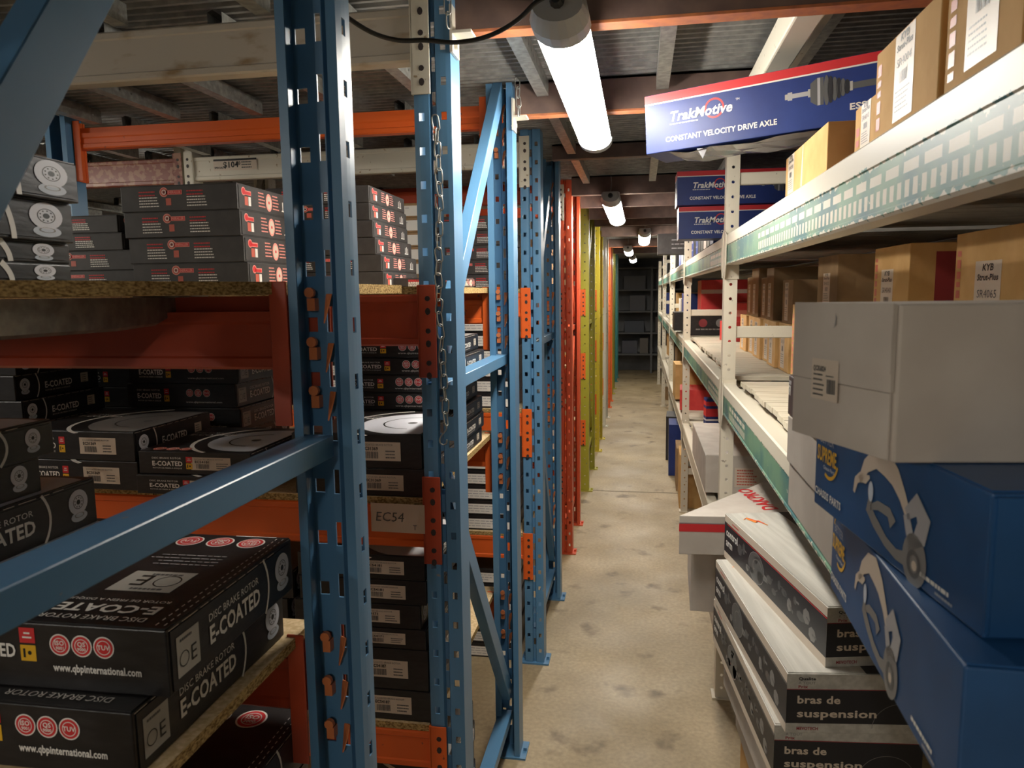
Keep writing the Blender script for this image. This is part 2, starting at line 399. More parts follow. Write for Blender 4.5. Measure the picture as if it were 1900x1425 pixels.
# beams across the row (along X) hooked on the posts
def beam_x(label, x0, x1, y, ztop, h, side, mat, conn='R', connmat=None, group=None, cl=.205, both=False, t=.042, czoff=.0, plate=True):
    """side -1: outer face looks towards the camera (y is that face), +1: hooked on a far post"""
    xc = x1
    o = empty('rack_beam', ((x0 + x1) / 2, y, ztop - h)); tag(o, label, 'rack beam', group)
    L = (x1 - x0) / 2; s = -side   # depth direction of the section
    e = .0035
    prof = [(0, .004), (.004, 0), (t - .004, 0), (t, .004), (t, h - .022), (t * .5, h - .022), (t * .5, h), (.004, h), (0, h - .004),
            (0, h - .016), (e, h - .019), (e, .019), (0, .016)]
    if side > 0:
        prof = [(0, .004), (.004, 0), (t - .004, 0), (t, .004), (t, .016), (t - e, .019), (t - e, h - .04), (t, h - .036), (t, h - .022), (t * .5, h - .022), (t * .5, h), (.004, h), (0, h - .004)]
    m = MB(); m.extrude([(p[0] * s, p[1]) for p in prof], -L, L, 'x'); m.build('beam', mat, o)
    cm = connmat or mat
    for sx in ((1,) if not both else (1, -1)):
        zt = h + .02 + czoff; m = MB(); f = -s   # plate on the post face, side cheek against the post
        xe = L * sx
        m.box(min(xe, xe + .004 * sx), max(xe, xe + .004 * sx), min(0, .045 * s), max(0, .045 * s), zt - cl, zt)
        m.box(min(xe, xe + .040 * sx), max(xe, xe + .040 * sx), min(-.0085 * s, -.005 * s), max(-.0085 * s, -.005 * s), zt - cl, zt)
        m.box(min(xe - .002 * sx, xe + .003 * sx), max(xe - .002 * sx, xe + .003 * sx), min(-.0085 * s, 0), max(-.0085 * s, 0), zt - cl, zt)
        if side > 0: m.box(min(xe - .026 * sx, xe), max(xe - .026 * sx, xe), -.050, -.046, zt - cl, zt)
        c = m.build('end_connector', cm, o); bevel_mod(c, .001, 1)
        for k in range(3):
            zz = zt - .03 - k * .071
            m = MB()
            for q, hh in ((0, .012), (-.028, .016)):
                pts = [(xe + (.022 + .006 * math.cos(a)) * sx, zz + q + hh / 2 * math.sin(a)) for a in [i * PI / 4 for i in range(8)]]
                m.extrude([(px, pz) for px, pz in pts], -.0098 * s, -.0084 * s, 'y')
            m.build('slot_shade_disc', flat('slot_shadow', (.03, .02, .02), .6), c)  # dark discs on the plate, their colour stands in for shaded slots
            if side > 0:      # hooks that show from inside the post
                m = MB(); hx = xe + .040 * sx
                m.add([(hx, .006 * s, zz + .012), (hx + .010 * sx, .012 * s, zz + .012), (hx + .010 * sx, .022 * s, zz - .004), (hx, .018 * s, zz - .03),
                       (hx + .002 * sx, .006 * s, zz + .012), (hx + .012 * sx, .012 * s, zz + .012), (hx + .012 * sx, .022 * s, zz - .004), (hx + .002 * sx, .018 * s, zz - .03)],
                      [(0, 1, 2, 3), (7, 6, 5, 4), (0, 4, 5, 1), (1, 5, 6, 2), (2, 6, 7, 3), (3, 7, 4, 0)])
                m.box(min(xe + .014 * sx, xe + .026 * sx), max(xe + .014 * sx, xe + .026 * sx), min(-.004 * s, .014 * s), max(-.004 * s, .014 * s), zz - .012, zz + .006)
                m.tube([(xe + .02 * sx, .012 * s, zz + .014), (xe + .02 * sx, .019 * s, zz + .014)], .0075, 10)
                m.build('hook', flat('raw_orange_hook', (.65, .2, .07), .35), c)
    return o
def board(label, pts, z0, z1, group=None, mat=CHIP):
    """chipboard shelf panel: footprint polygon"""
    n = len(pts); m = MB()
    V = [(p[0], p[1], z0) for p in pts] + [(p[0], p[1], z1) for p in pts]
    m.add(V, [list(range(n))[::-1], [n + i for i in range(n)]], 0); m.add(V, [[i, (i + 1) % n, n + (i + 1) % n, n + i] for i in range(n)], 1)
    c = Vector((sum(p[0] for p in pts) / n, sum(p[1] for p in pts) / n, z0))
    m.V = [(v[0] - c.x, v[1] - c.y, v[2] - c.z) for v in m.V]
    return tag(m.build('shelf_board', [mat, CHIPE if mat is CHIP else mat], None, c), label, 'shelf board', group)


# ================================================================== the setting
def struct(o): o['kind'] = 'structure'; return o
XL, XR, YF, YB, ZC = -4.6, 1.8, -3.2, 15.3, 2.25
def plane(name, x0, x1, y0, y1, z0, z1, mat):
    m = MB(); m.box(x0, x1, y0, y1, z0, z1); return struct(m.build(name, mat))
plane('floor', XL, XR, YF, YB, -.1, 0, FLOORM)
plane('wall_left', XL - .1, XL, YF, YB, 0, ZC + .1, WALLM)
plane('wall_right', XR, XR + .1, YF, YB, 0, ZC + .1, WALLM)
plane('wall_back', XL, XR, YB, YB + .1, 0, ZC + .1, WALLM)
plane('wall_front', XL, XR, YF - .1, YF, 0, ZC + .1, WALLM)
m = MB(); p = .036; n = int((YB - YF) / p); V = []
for i in range(n + 1):
    y = YF + i * p
    V += [(y, ZC), (y + p * .3, ZC), (y + p * .45, ZC + .014), (y + p * .85, ZC + .014)]
Vs = [(XL, a, b) for a, b in V] + [(XR, a, b) for a, b in V]; q = len(V)
m.add(Vs, [(i, i + 1, q + i + 1, q + i) for i in range(q - 1)])
ceil = struct(m.build('ceiling', GALVD))
# floor joint
m = MB(); m.box(-.6, .9, 5.86, 5.872, .0002, .0012); struct(m.build('trim_1', mottled('joint_filler', (.12, .1, .07), (.2, .16, .11), 20, .9)))
# perforated support bars under the corrugated deck (one punched channel mesh, shared)
BARP = [(-.022, .026), (-.022, 0), (.022, 0), (.022, .026)]
bar_me = post_mesh('support_bar', [(-.005, .05), (-.018, .044), (-.018, 0), (.018, 0), (.018, .044), (.005, .05)], {1: (.5, .009, .009, 0), 3: (.5, .009, .009, 0)}, .72, GALV, pitch=.05, zoff=.03, round_=True)
def sbar(x, y0, ln=.72):
    o = obj('support_bar', bar_me, ceil, (x, y0, 2.198), (-PI / 2, PI, 0)); o.scale = (1, 1, ln / .72)
    return o
for (y0, ln) in ((.34, .66), (1.63, .74), (3.06, .66), (4.4, .6)):
    for k in range(12): sbar(-.66 - k * .30, y0, ln)
for (y0, ln) in ((1.07, .48), (2.47, .50)):
    for k in range(11): sbar(-.80 - k * .34, y0, ln)
for k, x in enumerate((-.30, .06, .42, .80, 1.2)):
    for y0, ln in ((1.66, .68), (2.42, .9), (3.4, .82), (.72, .84)): sbar(x, y0, ln)
# dark storage shelving against the back wall
DS = flat('dark_steel', (.12, .12, .12), .6)
sh = empty('storage_shelf', (.2, 14.95, 0)); tag(sh, 'dark steel shelving against the far end wall of the aisle', 'shelf')
for i in range(5): m = MB(); m.box(-.68, .7, -.25, .25, .35 + i * .42, .38 + i * .42); m.build('shelf_panel', DS, sh)
for x in (-.7, .0, .7):
    for y in (-.27, .23): m = MB(); m.box(x, x + .04, y, y + .04, 0, 2.1); m.build('post', DS, sh)
for i, (x, z, w, h, c) in enumerate(((-.35, .38, .3, .25, (.1, .1, .12)), (.0, .38, .16, .3, (.16, .14, .12)), (-.3, .80, .38, .22, (.09, .1, .12)), (.3, .80, .4, .3, (.12, .1, .09)),
                                     (-.2, 1.22, .3, .3, (.14, .14, .15)), (.28, 1.22, .3, .2, (.1, .1, .1)), (-.32, 1.64, .42, .26, (.16, .16, .17)), (.3, 1.64, .36, .3, (.09, .09, .1)))):
    carton('storage_box', ['low grey', 'low narrow tan', 'second shelf wide slate', 'second shelf tall brown', 'middle shelf pale', 'middle shelf flat black', 'top shelf pale wide', 'top shelf dark'][i] + ' box on the dark shelving at the aisle end',
           x + w / 2, 14.95, z + .001, w, .3, h, flat('far_box_%d' % i, c, .7), lid=False)

# ================================================================== lamps
def lamp(y0, y1, xc, label, tilt=0.0):
    L = y1 - y0; yc = (y0 + y1) / 2
    t = empty('tube_lamp', (xc, yc, 2.075)); tag(t, label, 'ceiling lamp', 'tube lamps along the aisle ceiling')
    def half(z0, r, rz, a, b, n=12, top=False):
        pts = []
        rng = [PI + PI * i / n for i in range(n + 1)] if not top else [PI * i / n for i in range(n + 1)]
        return [(r * math.cos(q), z0 + rz * math.sin(q)) for q in rng]
    cl = .085
    m = MB(); m.extrude(half(.028, .053, .036, 0, 0), -L / 2 + cl, L / 2 - cl, 'y'); m.build('diffuser', DIFF, t, smooth=False)
    m = MB(); m.extrude([(-.053, .029), (-.045, .062), (.045, .062), (.053, .029)], -L / 2 + cl, L / 2 - cl, 'y'); m.build('housing', LAMPG, t)
    for s in (-1, 1):
        m = MB(); y = s * (L / 2 - cl)
        sec = [(-.056, .03), (-.048, .066), (.048, .066), (.056, .03)] + [(.056 * math.cos(-PI * i / 10), .03 - .04 * math.sin(PI * i / 10)) for i in range(1, 10)]
        sec2 = [(a * .82, .066 - (.066 - b) * .72) for a, b in sec]; k = len(sec)
        V = [(a, y, b) for a, b in sec] + [(a, y + s * cl * .6, b) for a, b in sec] + [(a, y + s * cl, b) for a, b in sec2]
        m.add(V, [(i, (i + 1) % k, k + (i + 1) % k, k + i) for i in range(k)] + [(k + i, k + (i + 1) % k, 2 * k + (i + 1) % k, 2 * k + i) for i in range(k)] + [list(range(k)), [2 * k + i for i in range(k)]])
        m.build('end_cap', LAMPG, t)
        m = MB(); m.tube([(0, y + s * cl * .5, .066), (0.004, y + s * cl * .5, .12), (0, y + s * cl * .5, .173)], .0022, 6); m.build('hanging_wire', GALV, t)
    m = MB(); m.tube([(.0, -L / 2 - .004, .045), (.0, -L / 2 - .022, .045)], [.014, .010], 10); m.build('cable_gland', CABLE, t)
    return t
lamp(1.40, 2.62, -.152, 'nearest and largest glowing tube lamp hanging over the aisle')
lamp(4.15, 5.50, -.165, 'second glowing tube lamp down the aisle, left of the blue axle boxes')
lamp(6.60, 7.95, .035, 'third glowing tube lamp, set nearest the white right-hand posts')
lamp(9.05, 10.2, -.15, 'fourth small glowing lamp far down the aisle')
lamp(11.4, 12.6, -.12, 'furthest and smallest glowing lamp before the dark end wall')
lamp(-2.3, -1.1, -.10, 'tube lamp hanging over the aisle behind the viewpoint')
lamp(.1, 1.3, -2.9, 'unseen added fill lamp on the left near the front')  # added lamp out of view, lifts the dark parts of the left racks
lamp(1.7, 2.7, -2.95, 'unseen added fill lamp on the left further back')  # second added fill lamp, kept outside the frame
lamp(-1.9, -.7, -1.9, 'unseen added fill lamp on the left behind the viewpoint')  # added for ambient fill, never in view

# black lamp cable
pts = [(-.56, 1.16, 2.10), (-.52, 1.2, 2.088), (-.49, 1.22, 2.062), (-.455, 1.26, 2.043), (-.42, 1.30, 2.040), (-.38, 1.33, 2.047), (-.34, 1.36, 2.050), (-.30, 1.385, 2.060), (-.26, 1.385, 2.070), (-.22, 1.38, 2.088), (-.19, 1.37, 2.108), (-.172, 1.372, 2.118), (-.165, 1.378, 2.121)]
def smooth_pts(p, n=5):
    out = []; P = [Vector(q) for q in p]
    for i in range(len(P) - 1):
        a, b, c, d = P[max(i - 1, 0)], P[i], P[i + 1], P[min(i + 2, len(P) - 1)]
        for k in range(n):
            t = k / n; out.append(.5 * ((2 * b) + (c - a) * t + (2 * a - 5 * b + 4 * c - d) * t * t + (3 * b - a - 3 * c + d) * t ** 3))
    return out + [P[-1]]
pts = [(-1.3, 1.05, 2.19), (-.8, 1.1, 2.18)] + pts
m = MB(); m.tube(smooth_pts(pts), .0042, 8); tag(m.build('lamp_cable', CABLE, smooth=True), 'black cable sagging from the near blue post to the nearest lamp', 'cable')

# ================================================================== steel beams over the aisle
CBEAM = mottled('brown_steel_beam', (.11, .07, .06), (.16, .10, .08), 14, .55, 0, .15); CFL = mottled('orange_flange', (.5, .17, .06), (.36, .12, .06), 30, .5)
for i, (y, zb, nm) in enumerate(((1.60, 2.146, 'nearest brown steel beam over the aisle, behind the near lamp cap'), (2.36, 2.146, 'second brown steel beam over the aisle, behind the near lamp tube'),
        (3.36, 2.185, 'third thin dark beam over the aisle, beyond the near lamp'), (4.30, 2.146, 'fourth beam over the aisle, just above the second lamp'), (4.97, 2.15, 'fifth beam over the aisle, level with the second lamp'),
        (5.77, 2.15, 'sixth beam over the aisle, beyond the second lamp'), (6.40, 2.15, 'seventh beam over the aisle, in front of the third lamp'), (7.6, 2.15, 'eighth beam over the aisle, above the third lamp'),
        (9.4, 2.146, 'reddish last clear beam over the aisle, by the two smallest lamps'), (11.0, 2.15, 'furthest dark beam over the aisle'))):
    t = empty('ceiling_beam', (.45, y, zb)); tag(t, nm, 'ceiling beam')
    m = MB(); m.box(-.84, .95, 0, .006, .004, 2.249 - zb); m.box(-.84, .95, 0, .04, 2.243 - zb, 2.249 - zb); m.build('web', CBEAM, t)
    m = MB(); m.box(-.84, .95, -.001, .045, 0, .006); m.build('bottom_flange', CFL if i in (0, 1, 8) else CBEAM, t)
    if i < 2:
        m = MB(); m.box(-.846, -.84, -.03, .03, -.045, .05); m.box(-.84, -.80, -.03, .02, -.008, -.002)
        m.tube([(-.85, -.012, -.03), (-.832, -.012, -.03)], .006, 8); m.tube([(-.85, .012, .02), (-.832, .012, .02)], .006, 8); m.build('bolted_bracket', CREAM, t)

t = empty('roof_beam', (.305, 2.4, 2.15)); tag(t, 'cream box beam running along the ceiling above the big axle box', 'ceiling beam')
m = MB(); m.box(0, .060, -.745, -.05, 0, .07); bevel_mod(m.build('beam', CREAM, t), .005, 2)
m = MB(); m.box(.0605, .105, -.70, -.05, .045, .05); m.build('side_flange', CREAM, t)
m = MB(); m.box(-.012, .10, -.755, -.747, -.0, .09); m.tube([(.01, -.765, .03), (.01, -.75, .03)], .008, 8); m.build('end_bracket', GALV, t)
# ================================================================== left racks: upright frames facing the aisle
XC = -.438; XC2 = -2.006
frame('nearest blue upright frame, its braces crossing the left foreground', -.443, .30, 1.02, BLUE, [1.40, .12], [(.342, 1.536, .82, 2.22), (1, .3, 0, 1.2)], kind=3, z1=2.245, dw=.046)
frame('second blue upright frame from the camera, with a chain hanging on it', XC, 1.58, 2.42, BLUE, [1.40, .15], [(0, 1.47, 1, 2.235), (0, 1.17, 1, .22)], z1=2.245, dw=.052)
frame('third blue upright frame, orange connectors up its punched front post', XC, 3.01, 3.76, BLUE, [1.40, .15], [(1, 2.2, 0, 1.47), (0, 1.3, 1, .22)], z1=2.245, dw=.05)
frame('red-orange upright frame with worn paint, fourth along the aisle', XC, 4.38, 5.02, REDOR, [1.385, .2], [(0, 2.1, 1, 1.45), (1, 1.3, 0, .3)], z1=2.245)
frame('olive green upright frame with round holes, beside the yellow one', XC + .01, 5.84, 6.65, OLIVE, [1.36, .3], [(0, 1.45, 1, 2.2), (0, 1.3, 1, .4)], kind=1, z1=2.245)
frame('yellow upright frame with round holes', XC + .01, 7.35, 8.05, YELLOW, [1.36, .3], [(0, 1.45, 1, 2.2)], kind=1, z1=2.245)
frame('cream upright frame with round holes beyond the yellow frame', XC + .01, 8.75, 9.45, CREAM, [1.36, .3], [(0, 1.45, 1, 2.2)], kind=1, z1=2.245)
frame('bright orange upright frame far down the aisle', XC, 10.2, 10.9, ORANGE, [1.36, .3], [(0, 1.45, 1, 2.2)], z1=2.245)
frame('small yellow-green upright frame before the teal one', XC, 11.6, 12.3, OLIVE, [1.36], [(0, 1.45, 1, 2.2)], kind=1, z1=2.245)
frame('dark teal upright frame, last before the end wall', XC, 13.2, 13.9, TEAL, [1.36], [(0, 1.45, 1, 2.2)], z1=2.245)
frame('inner blue frame at the left end of the second rack bay, orange bracket on top', XC2, 1.58, 2.42, BLUE, [1.1], [(1, 1.2, 0, .3)], z1=2.245)
frame('inner blue frame at the left end of the nearest rack bay', XC2, .30, 1.05, BLUE, [1.385], [(0, 1.5, 1, 2.2)], z1=2.245)
frame('inner cream frame deep in the third rack, beside the rusty beam', -1.96, 3.01, 3.76, CREAM, [1.1], [(0, 1.2, 1, 2.2)], z1=2.245)
frame('inner blue frame deep in the fourth rack', -2.0, 4.38, 5.02, BLUE, [1.1], [(0, 1.2, 1, 2.2)], z1=2.245)

# beams
XE = XC - HW - .004; X0 = XC2 + HW + .008
XE1 = -.443 - .041 - .004
RO2 = mottled('shaded_orange_beam_paint', (.50, .075, .03), (.34, .06, .035), 7, .38, 0, .06, .35, .7)  # orange beam paint with the shade mixed into a darker colour
# nearest rack, far side beams
beam_x('shade-darkened orange beam under the near chipboard shelf, top left', X0, XE1, 1.02, 1.60, .105, 1, RO2, cl=.205)
beam_x('shade-darkened orange beam behind the large foreground rotor boxes', X0, XE1, 1.02, 1.08, .105, 1, RO2, cl=.205)
beam_x('low orange beam at the foot of the nearest rack', X0, XE1, 1.02, .55, .10, 1, RO2, cl=.205)
beam_x('front beam of the nearest rack at shoulder height', X0, XE1, .30, 1.60, .105, -1, RO2)
beam_x('front beam of the nearest rack at waist height', X0, XE1, .30, 1.08, .105, -1, RO2)
beam_x('front beam of the nearest rack at knee height', X0, XE1, .30, .55, .105, -1, RO2)
# rack 2
beam_x('big scuffed cream beam at the top of the second rack', X0, XE, 1.58, 2.20, .11, -1, mottled('scuffed_cream_paint', (.50, .45, .38), (.30, .20, .10), 9, .5, 0, .15, .55, .72, 8, stretch=(1, 1, 2.5)), connmat=CREAM, cl=.225, both=True, czoff=.025)
beam_x('orange beam of the second rack at eye level, connector beside the chain', X0, XE, 1.58, 1.60, .115, -1, RO2, both=True)
beam_x('orange beam of the second rack carrying the EC54 paper sign', X0, XE, 1.58, 1.12, .10, -1, ORANGE, connmat=RO2, both=True, czoff=.05)
beam_x('lowest orange beam of the second rack near the floor', X0, XE, 1.58, .567, .095, -1, ORANGE, both=True)
beam_x('bright orange beam high at the back of the second rack', X0, XE, 2.42, 2.195, .075, 1, ORANGE, both=True)
beam_x('rear orange beam of the second rack at eye level', X0, XE, 2.42, 1.60, .10, 1, ORANGE)
beam_x('rear orange beam of the second rack at waist height', X0, XE, 2.42, 1.12, .10, 1, ORANGE)
beam_x('rear orange beam of the second rack at knee height', X0, XE, 2.42, .567, .095, 1, ORANGE)
# rack 3 / 4
X03 = -1.96 + HW + .008
tb = beam_x('cream beam with a price sticker at the top of the third rack', X03, XE, 3.01, 2.20, .10, -1, CREAM, cl=.2, both=True)
beam_x('bright orange beam at eye level of the third rack', X03, XE, 3.01, 1.60, .10, -1, ORANGE)
beam_x('scratched orange beam at waist height of the third rack', X03, XE, 3.01, 1.10, .10, -1, ORANGE)
beam_x('bright orange low beam of the third rack', X03, XE, 3.01, .565, .10, -1, ORANGE)
beam_x('rusty brown beam deep left at the top of the third rack', -3.4, -1.96 - HW - .004, 3.01, 2.20, .11, -1, RUST, both=True)
beam_x('red rear beam at the top of the third rack', X03, XE, 3.76, 2.14, .10, 1, REDOR)
beam_x('orange rear beam of the third rack at eye level', X03, XE, 3.76, 1.60, .10, 1, ORANGE)
beam_x('orange rear beam of the third rack at waist height', X03, XE, 3.76, 1.10, .10, 1, ORANGE)
beam_x('orange rear beam of the third rack at knee height', X03, XE, 3.76, .565, .10, 1, ORANGE)
beam_x('red beam low in view deep left, below the rusty one', -3.4, -1.96 - HW - .004, 3.76, 2.0, .16, 1, REDOR)
for nm, z in (('top', 2.2), ('eye level', 1.6), ('waist level', 1.1), ('knee level', .565)):
    beam_x('cream front beam of the fourth rack at ' + nm, X03, XE, 4.38, z, .10, -1, CREAM if nm == 'top' else REDOR)
    beam_x('rear beam of the fourth rack at ' + nm, X03, XE, 5.02, z, .10, 1, REDOR)
for nm, y0, y1, mt in (('olive', 5.84, 6.65, OLIVE), ('yellow', 7.35, 8.05, YELLOW), ('far cream', 8.75, 9.45, CREAM)):
    for lv, z in (('eye', 1.6), ('waist', 1.1), ('knee', .565)):
        beam_x('orange front beam on the %s frame at %s height' % (nm, lv), -1.6, -.462, y0, z, .10, -1, ORANGE)

# shelf boards
board('near chipboard shelf with a speckled edge across the upper left, bridging to the second rack', [(-1.84, .45), (-.66, .62), (-.50, .99), (-.50, 1.52), (-1.84, 1.52)], 1.602, 1.6195)
board('chipboard shelf under the large foreground rotor boxes', [(-1.84, .30), (-.50, .30), (-.50, 1.03), (-1.84, 1.03)], 1.0805, 1.0965)
board('chipboard shelf low in the nearest rack', [(-1.84, .30), (-.50, .30), (-.50, 1.03), (-1.84, 1.03)], .5505, .567)
def rackboards(y0, y1, z, d, xr=-.485, x0=-1.85):
    xm = (x0 + xr) / 2
    board('left chipboard panel ' + d, [(x0, y0), (xm - .002, y0), (xm - .002, y1), (x0, y1)], z, z + .0165)
    board('right chipboard panel, end at the aisle, ' + d, [(xm + .002, y0), (xr, y0), (xr, y1), (xm + .002, y1)], z, z + .0165)
rackboards(1.582, 2.42, 1.6005, 'of the second rack at eye level')
rackboards(1.582, 2.42, 1.1205, 'of the second rack at waist height')
rackboards(1.582, 2.42, .5675, 'of the second rack at knee height')
for z, d in ((1.6005, 'eye level'), (1.1005, 'waist height'), (.5655, 'knee height')):
    rackboards(3.012, 3.76, z, 'of the third rack at ' + d, x0=-1.90)
    rackboards(4.382, 5.02, z, 'of the fourth rack at ' + d, x0=-1.90)
# galvanised support bar with a flared end hooked over the near orange beam
t = empty('shelf_support_bar', (-.70, .65, 1.55)); tag(t, 'galvanised shelf support bar with a flared end on the near orange beam', 'support bar')
m = MB()
ys = [-.33, .23, .31, .345, .358, .364]; hs = [.044, .044, .040, .027, .012, .006]
sec = lambda h: [(-.022, .05), (-.022, .05 - h * .9), (-.014, .05 - h), (.014, .05 - h), (.022, .05 - h * .9), (.022, .05), (.019, .05), (.019, .053 - h * .9), (.012, .053 - h), (-.012, .053 - h), (-.019, .053 - h * .9), (-.019, .05)]
V = []; k = 12
for yy, h in zip(ys, hs): V += [(a, yy, min(b, .05)) for a, b in sec(max(h, .006))]
m.add(V, [(i * k + j, i * k + (j + 1) % k, (i + 1) * k + (j + 1) % k, (i + 1) * k + j) for i in range(len(ys) - 1) for j in range(k)] + [list(range(k)), [(len(ys) - 1) * k + j for j in range(k)]])
m.build('channel', GALV, t, smooth=False)
m = MB(); m.box(-.030, .045, .325, .398, .0495, .0520); m.build('hook_plate', GALV, t)
# price sticker and paper sign
A = Art().rect(0, 0, .20, .045, 'l').text('$104', .045, .012, .024, 'k').text('00', .105, .022, .014, 'k').text('SPECIAL', .004, .008, .008, 'k').lines(.13, .03, .06, 3, .011, .005, 'd').rect(0, .04, .2, .008, 'k', 1)
obj('price_sticker', art_mesh(A, 'price'), tb, (-.62, -.0002, .038), (0, 0, 0))
m = MB(); m.box(0, .128, -.0006, 0, 0, .068); sg = m.build('paper_sign', flat('sign_paper', (.62, .5, .4), .8), None, (-.607, 1.5715, 1.058), (.02, .01, 0))
tag(sg, 'cream paper sign handwritten EC54 taped to the orange beam', 'sign')
A = Art().text('EC54', .012, .026, .022, 'd', False, it=.12).text('T', .1, .008, .012, 'd', False)
obj('handwriting', art_mesh(A, 'ec54'), sg, (0, -.0004, 0))

# ================================================================== right rack: white posts, beams along the aisle
XR0, XRB = .328, 1.30
PRW = [(-.022, .045), (-.022, 0), (.022, 0), (.022, .045)]
pw = {}
def rframe(y, label, z1=2.1):
    t = empty('upright_frame', ((XR0 + XRB) / 2, y, 0)); tag(t, label, 'rack frame')
    if z1 not in pw: pw[z1] = post_mesh('post', PRW, {1: (.5, .016, .016, 0)}, z1, WHITE_R, pitch=.0525, zoff=.04, round_=True, z0=.006, t=.002)
    for x in (XR0, XRB):
        o = obj('post', pw[z1], t, (x - (XR0 + XRB) / 2, 0, 0)); md = o.modifiers.new('thickness', 'SOLIDIFY'); md.thickness = .002; md.offset = 1
        m = MB(); m.box(-.035, .04, -.012, .06, 0, .006); m.build('foot_plate', WHITE_R, t, (x - (XR0 + XRB) / 2, 0, 0))
    for z in (1.445, .3, 2.0):
        if z > z1: continue
        m = MB(); L = (XRB - XR0) / 2 - .022; m.box(-L, L, .004, .03, z - .022, z + .022); bevel_mod(m.build('horizontal_brace', WHITE_R, t), .003, 1)
    m = MB(); L = (XRB - XR0) / 2 - .024; a = Vector((-L, 0, .34)); b = Vector((L, 0, 1.40)); d = (b - a).normalized(); nn = Vector((-d.z, 0, d.x)) * .016
    m.add([a + nn + Vector((0, .031, 0)), b + nn + Vector((0, .031, 0)), b - nn + Vector((0, .031, 0)), a - nn + Vector((0, .031, 0)), a + nn + Vector((0, .043, 0)), b + nn + Vector((0, .043, 0)), b - nn + Vector((0, .043, 0)), a - nn + Vector((0, .043, 0))],
          [(0, 1, 2, 3), (7, 6, 5, 4), (0, 4, 5, 1), (1, 5, 6, 2), (2, 6, 7, 3), (3, 7, 4, 0)])
    m.build('diagonal_brace', WHITE_R, t)
    return t
YR = [.33, 2.84, 5.36, 7.88, 10.40, 12.92]
for y, l in zip(YR, ('white punched frame of the right rack beside the viewpoint', 'nearest visible white punched post frame on the right', 'second white punched post frame on the right', 'third white punched post frame on the right',
                     'fourth white punched post frame on the right', 'last white punched post frame on the right by the dark end')): rframe(y, l)
STR = [stripe_mat('worn_green_striped_paint_a', .11, .20, 1.75), stripe_mat('worn_green_striped_paint_b', .11, .03, .6), stripe_mat('worn_green_striped_paint_c', .115, 1.9, 2.3)]
def rbeam(y0, y1, ztop, h, mat, label, x=.306, side=1, conn=True):
    o = empty('rack_beam', (x, y0, ztop - h)); tag(o, label, 'rack beam'); s = side
    prof = [(0, .004), (.004, 0), (.042, 0), (.046, .004), (.046, h - .003), (.043, h), (.004, h), (0, h - .004), (0, h * .66), (.002, h * .64), (.002, h * .10), (0, h * .08)]
    m = MB(); m.extrude([(a * s, b) for a, b in prof], .026, y1 - y0 - .004, 'y'); m.build('beam', mat, o)
    m = MB(); m.box(min(.046 * s, .075 * s), max(.046 * s, .075 * s), .05, y1 - y0 - .03, h - .022, h - .018); m.build('deck_ledge', WHITE_R, o)
    if conn:
        for yy, sg in ((.048, 1), (y1 - y0 - .001, -1)):
            m = MB()
            m.add([(-.004 * s, yy, h + .015), (-.004 * s, yy + .05 * sg, h + .0), (-.004 * s, yy + .05 * sg, 0), (-.004 * s, yy + .02 * sg, -.045), (-.004 * s, yy, -.045),
                   (-.001 * s, yy, h + .015), (-.001 * s, yy + .05 * sg, h + .0), (-.001 * s, yy + .05 * sg, 0), (-.001 * s, yy + .02 * sg, -.045), (-.001 * s, yy, -.045)],
                  [(0, 1, 2, 3, 4), (9, 8, 7, 6, 5)] + [(i, (i + 1) % 5, 5 + (i + 1) % 5, 5 + i) for i in range(5)])
            yb = yy - (.048 if sg > 0 else -.0); 
            m.box(min(-.004 * s, .05 * s), max(-.004 * s, .05 * s), yb - .004, yb - .001, -.05, h + .015)
            m.build('end_connector', WHITE_R, o)
    return o
plank_me = {}
def planks(y0, y1, z, label, x0=.356, x1=1.275, pw_=.098, gap=.004, mat=PLANK):
    t = empty('slatted_deck', ((x0 + x1) / 2, (y0 + y1) / 2, z)); tag(t, label, 'shelf deck')
    n = int((y1 - y0) / (pw_ + gap)); key = (round(x1 - x0, 3), mat.name)
    if key not in plank_me:
        for v in range(3):
            L = (x1 - x0) / 2; m = MB(); m.box(-L + .004 * v, L, -pw_ / 2, pw_ / 2, 0, .016); plank_me[(key, v)] = mesh('plank', m.V, m.F, [mat])
        plank_me[key] = 1
    for i in range(n):
        o = obj('plank', plank_me[(key, R.randrange(3))], t, (R.uniform(-.004, .004), y0 + (i + .5) * (pw_ + gap) - (y0 + y1) / 2, R.uniform(0, .0012)), (0, 0, R.uniform(-.004, .004)))
    return t
nms = ['nearest right bay', 'second right bay', 'third right bay', 'fourth right bay', 'last right bay']
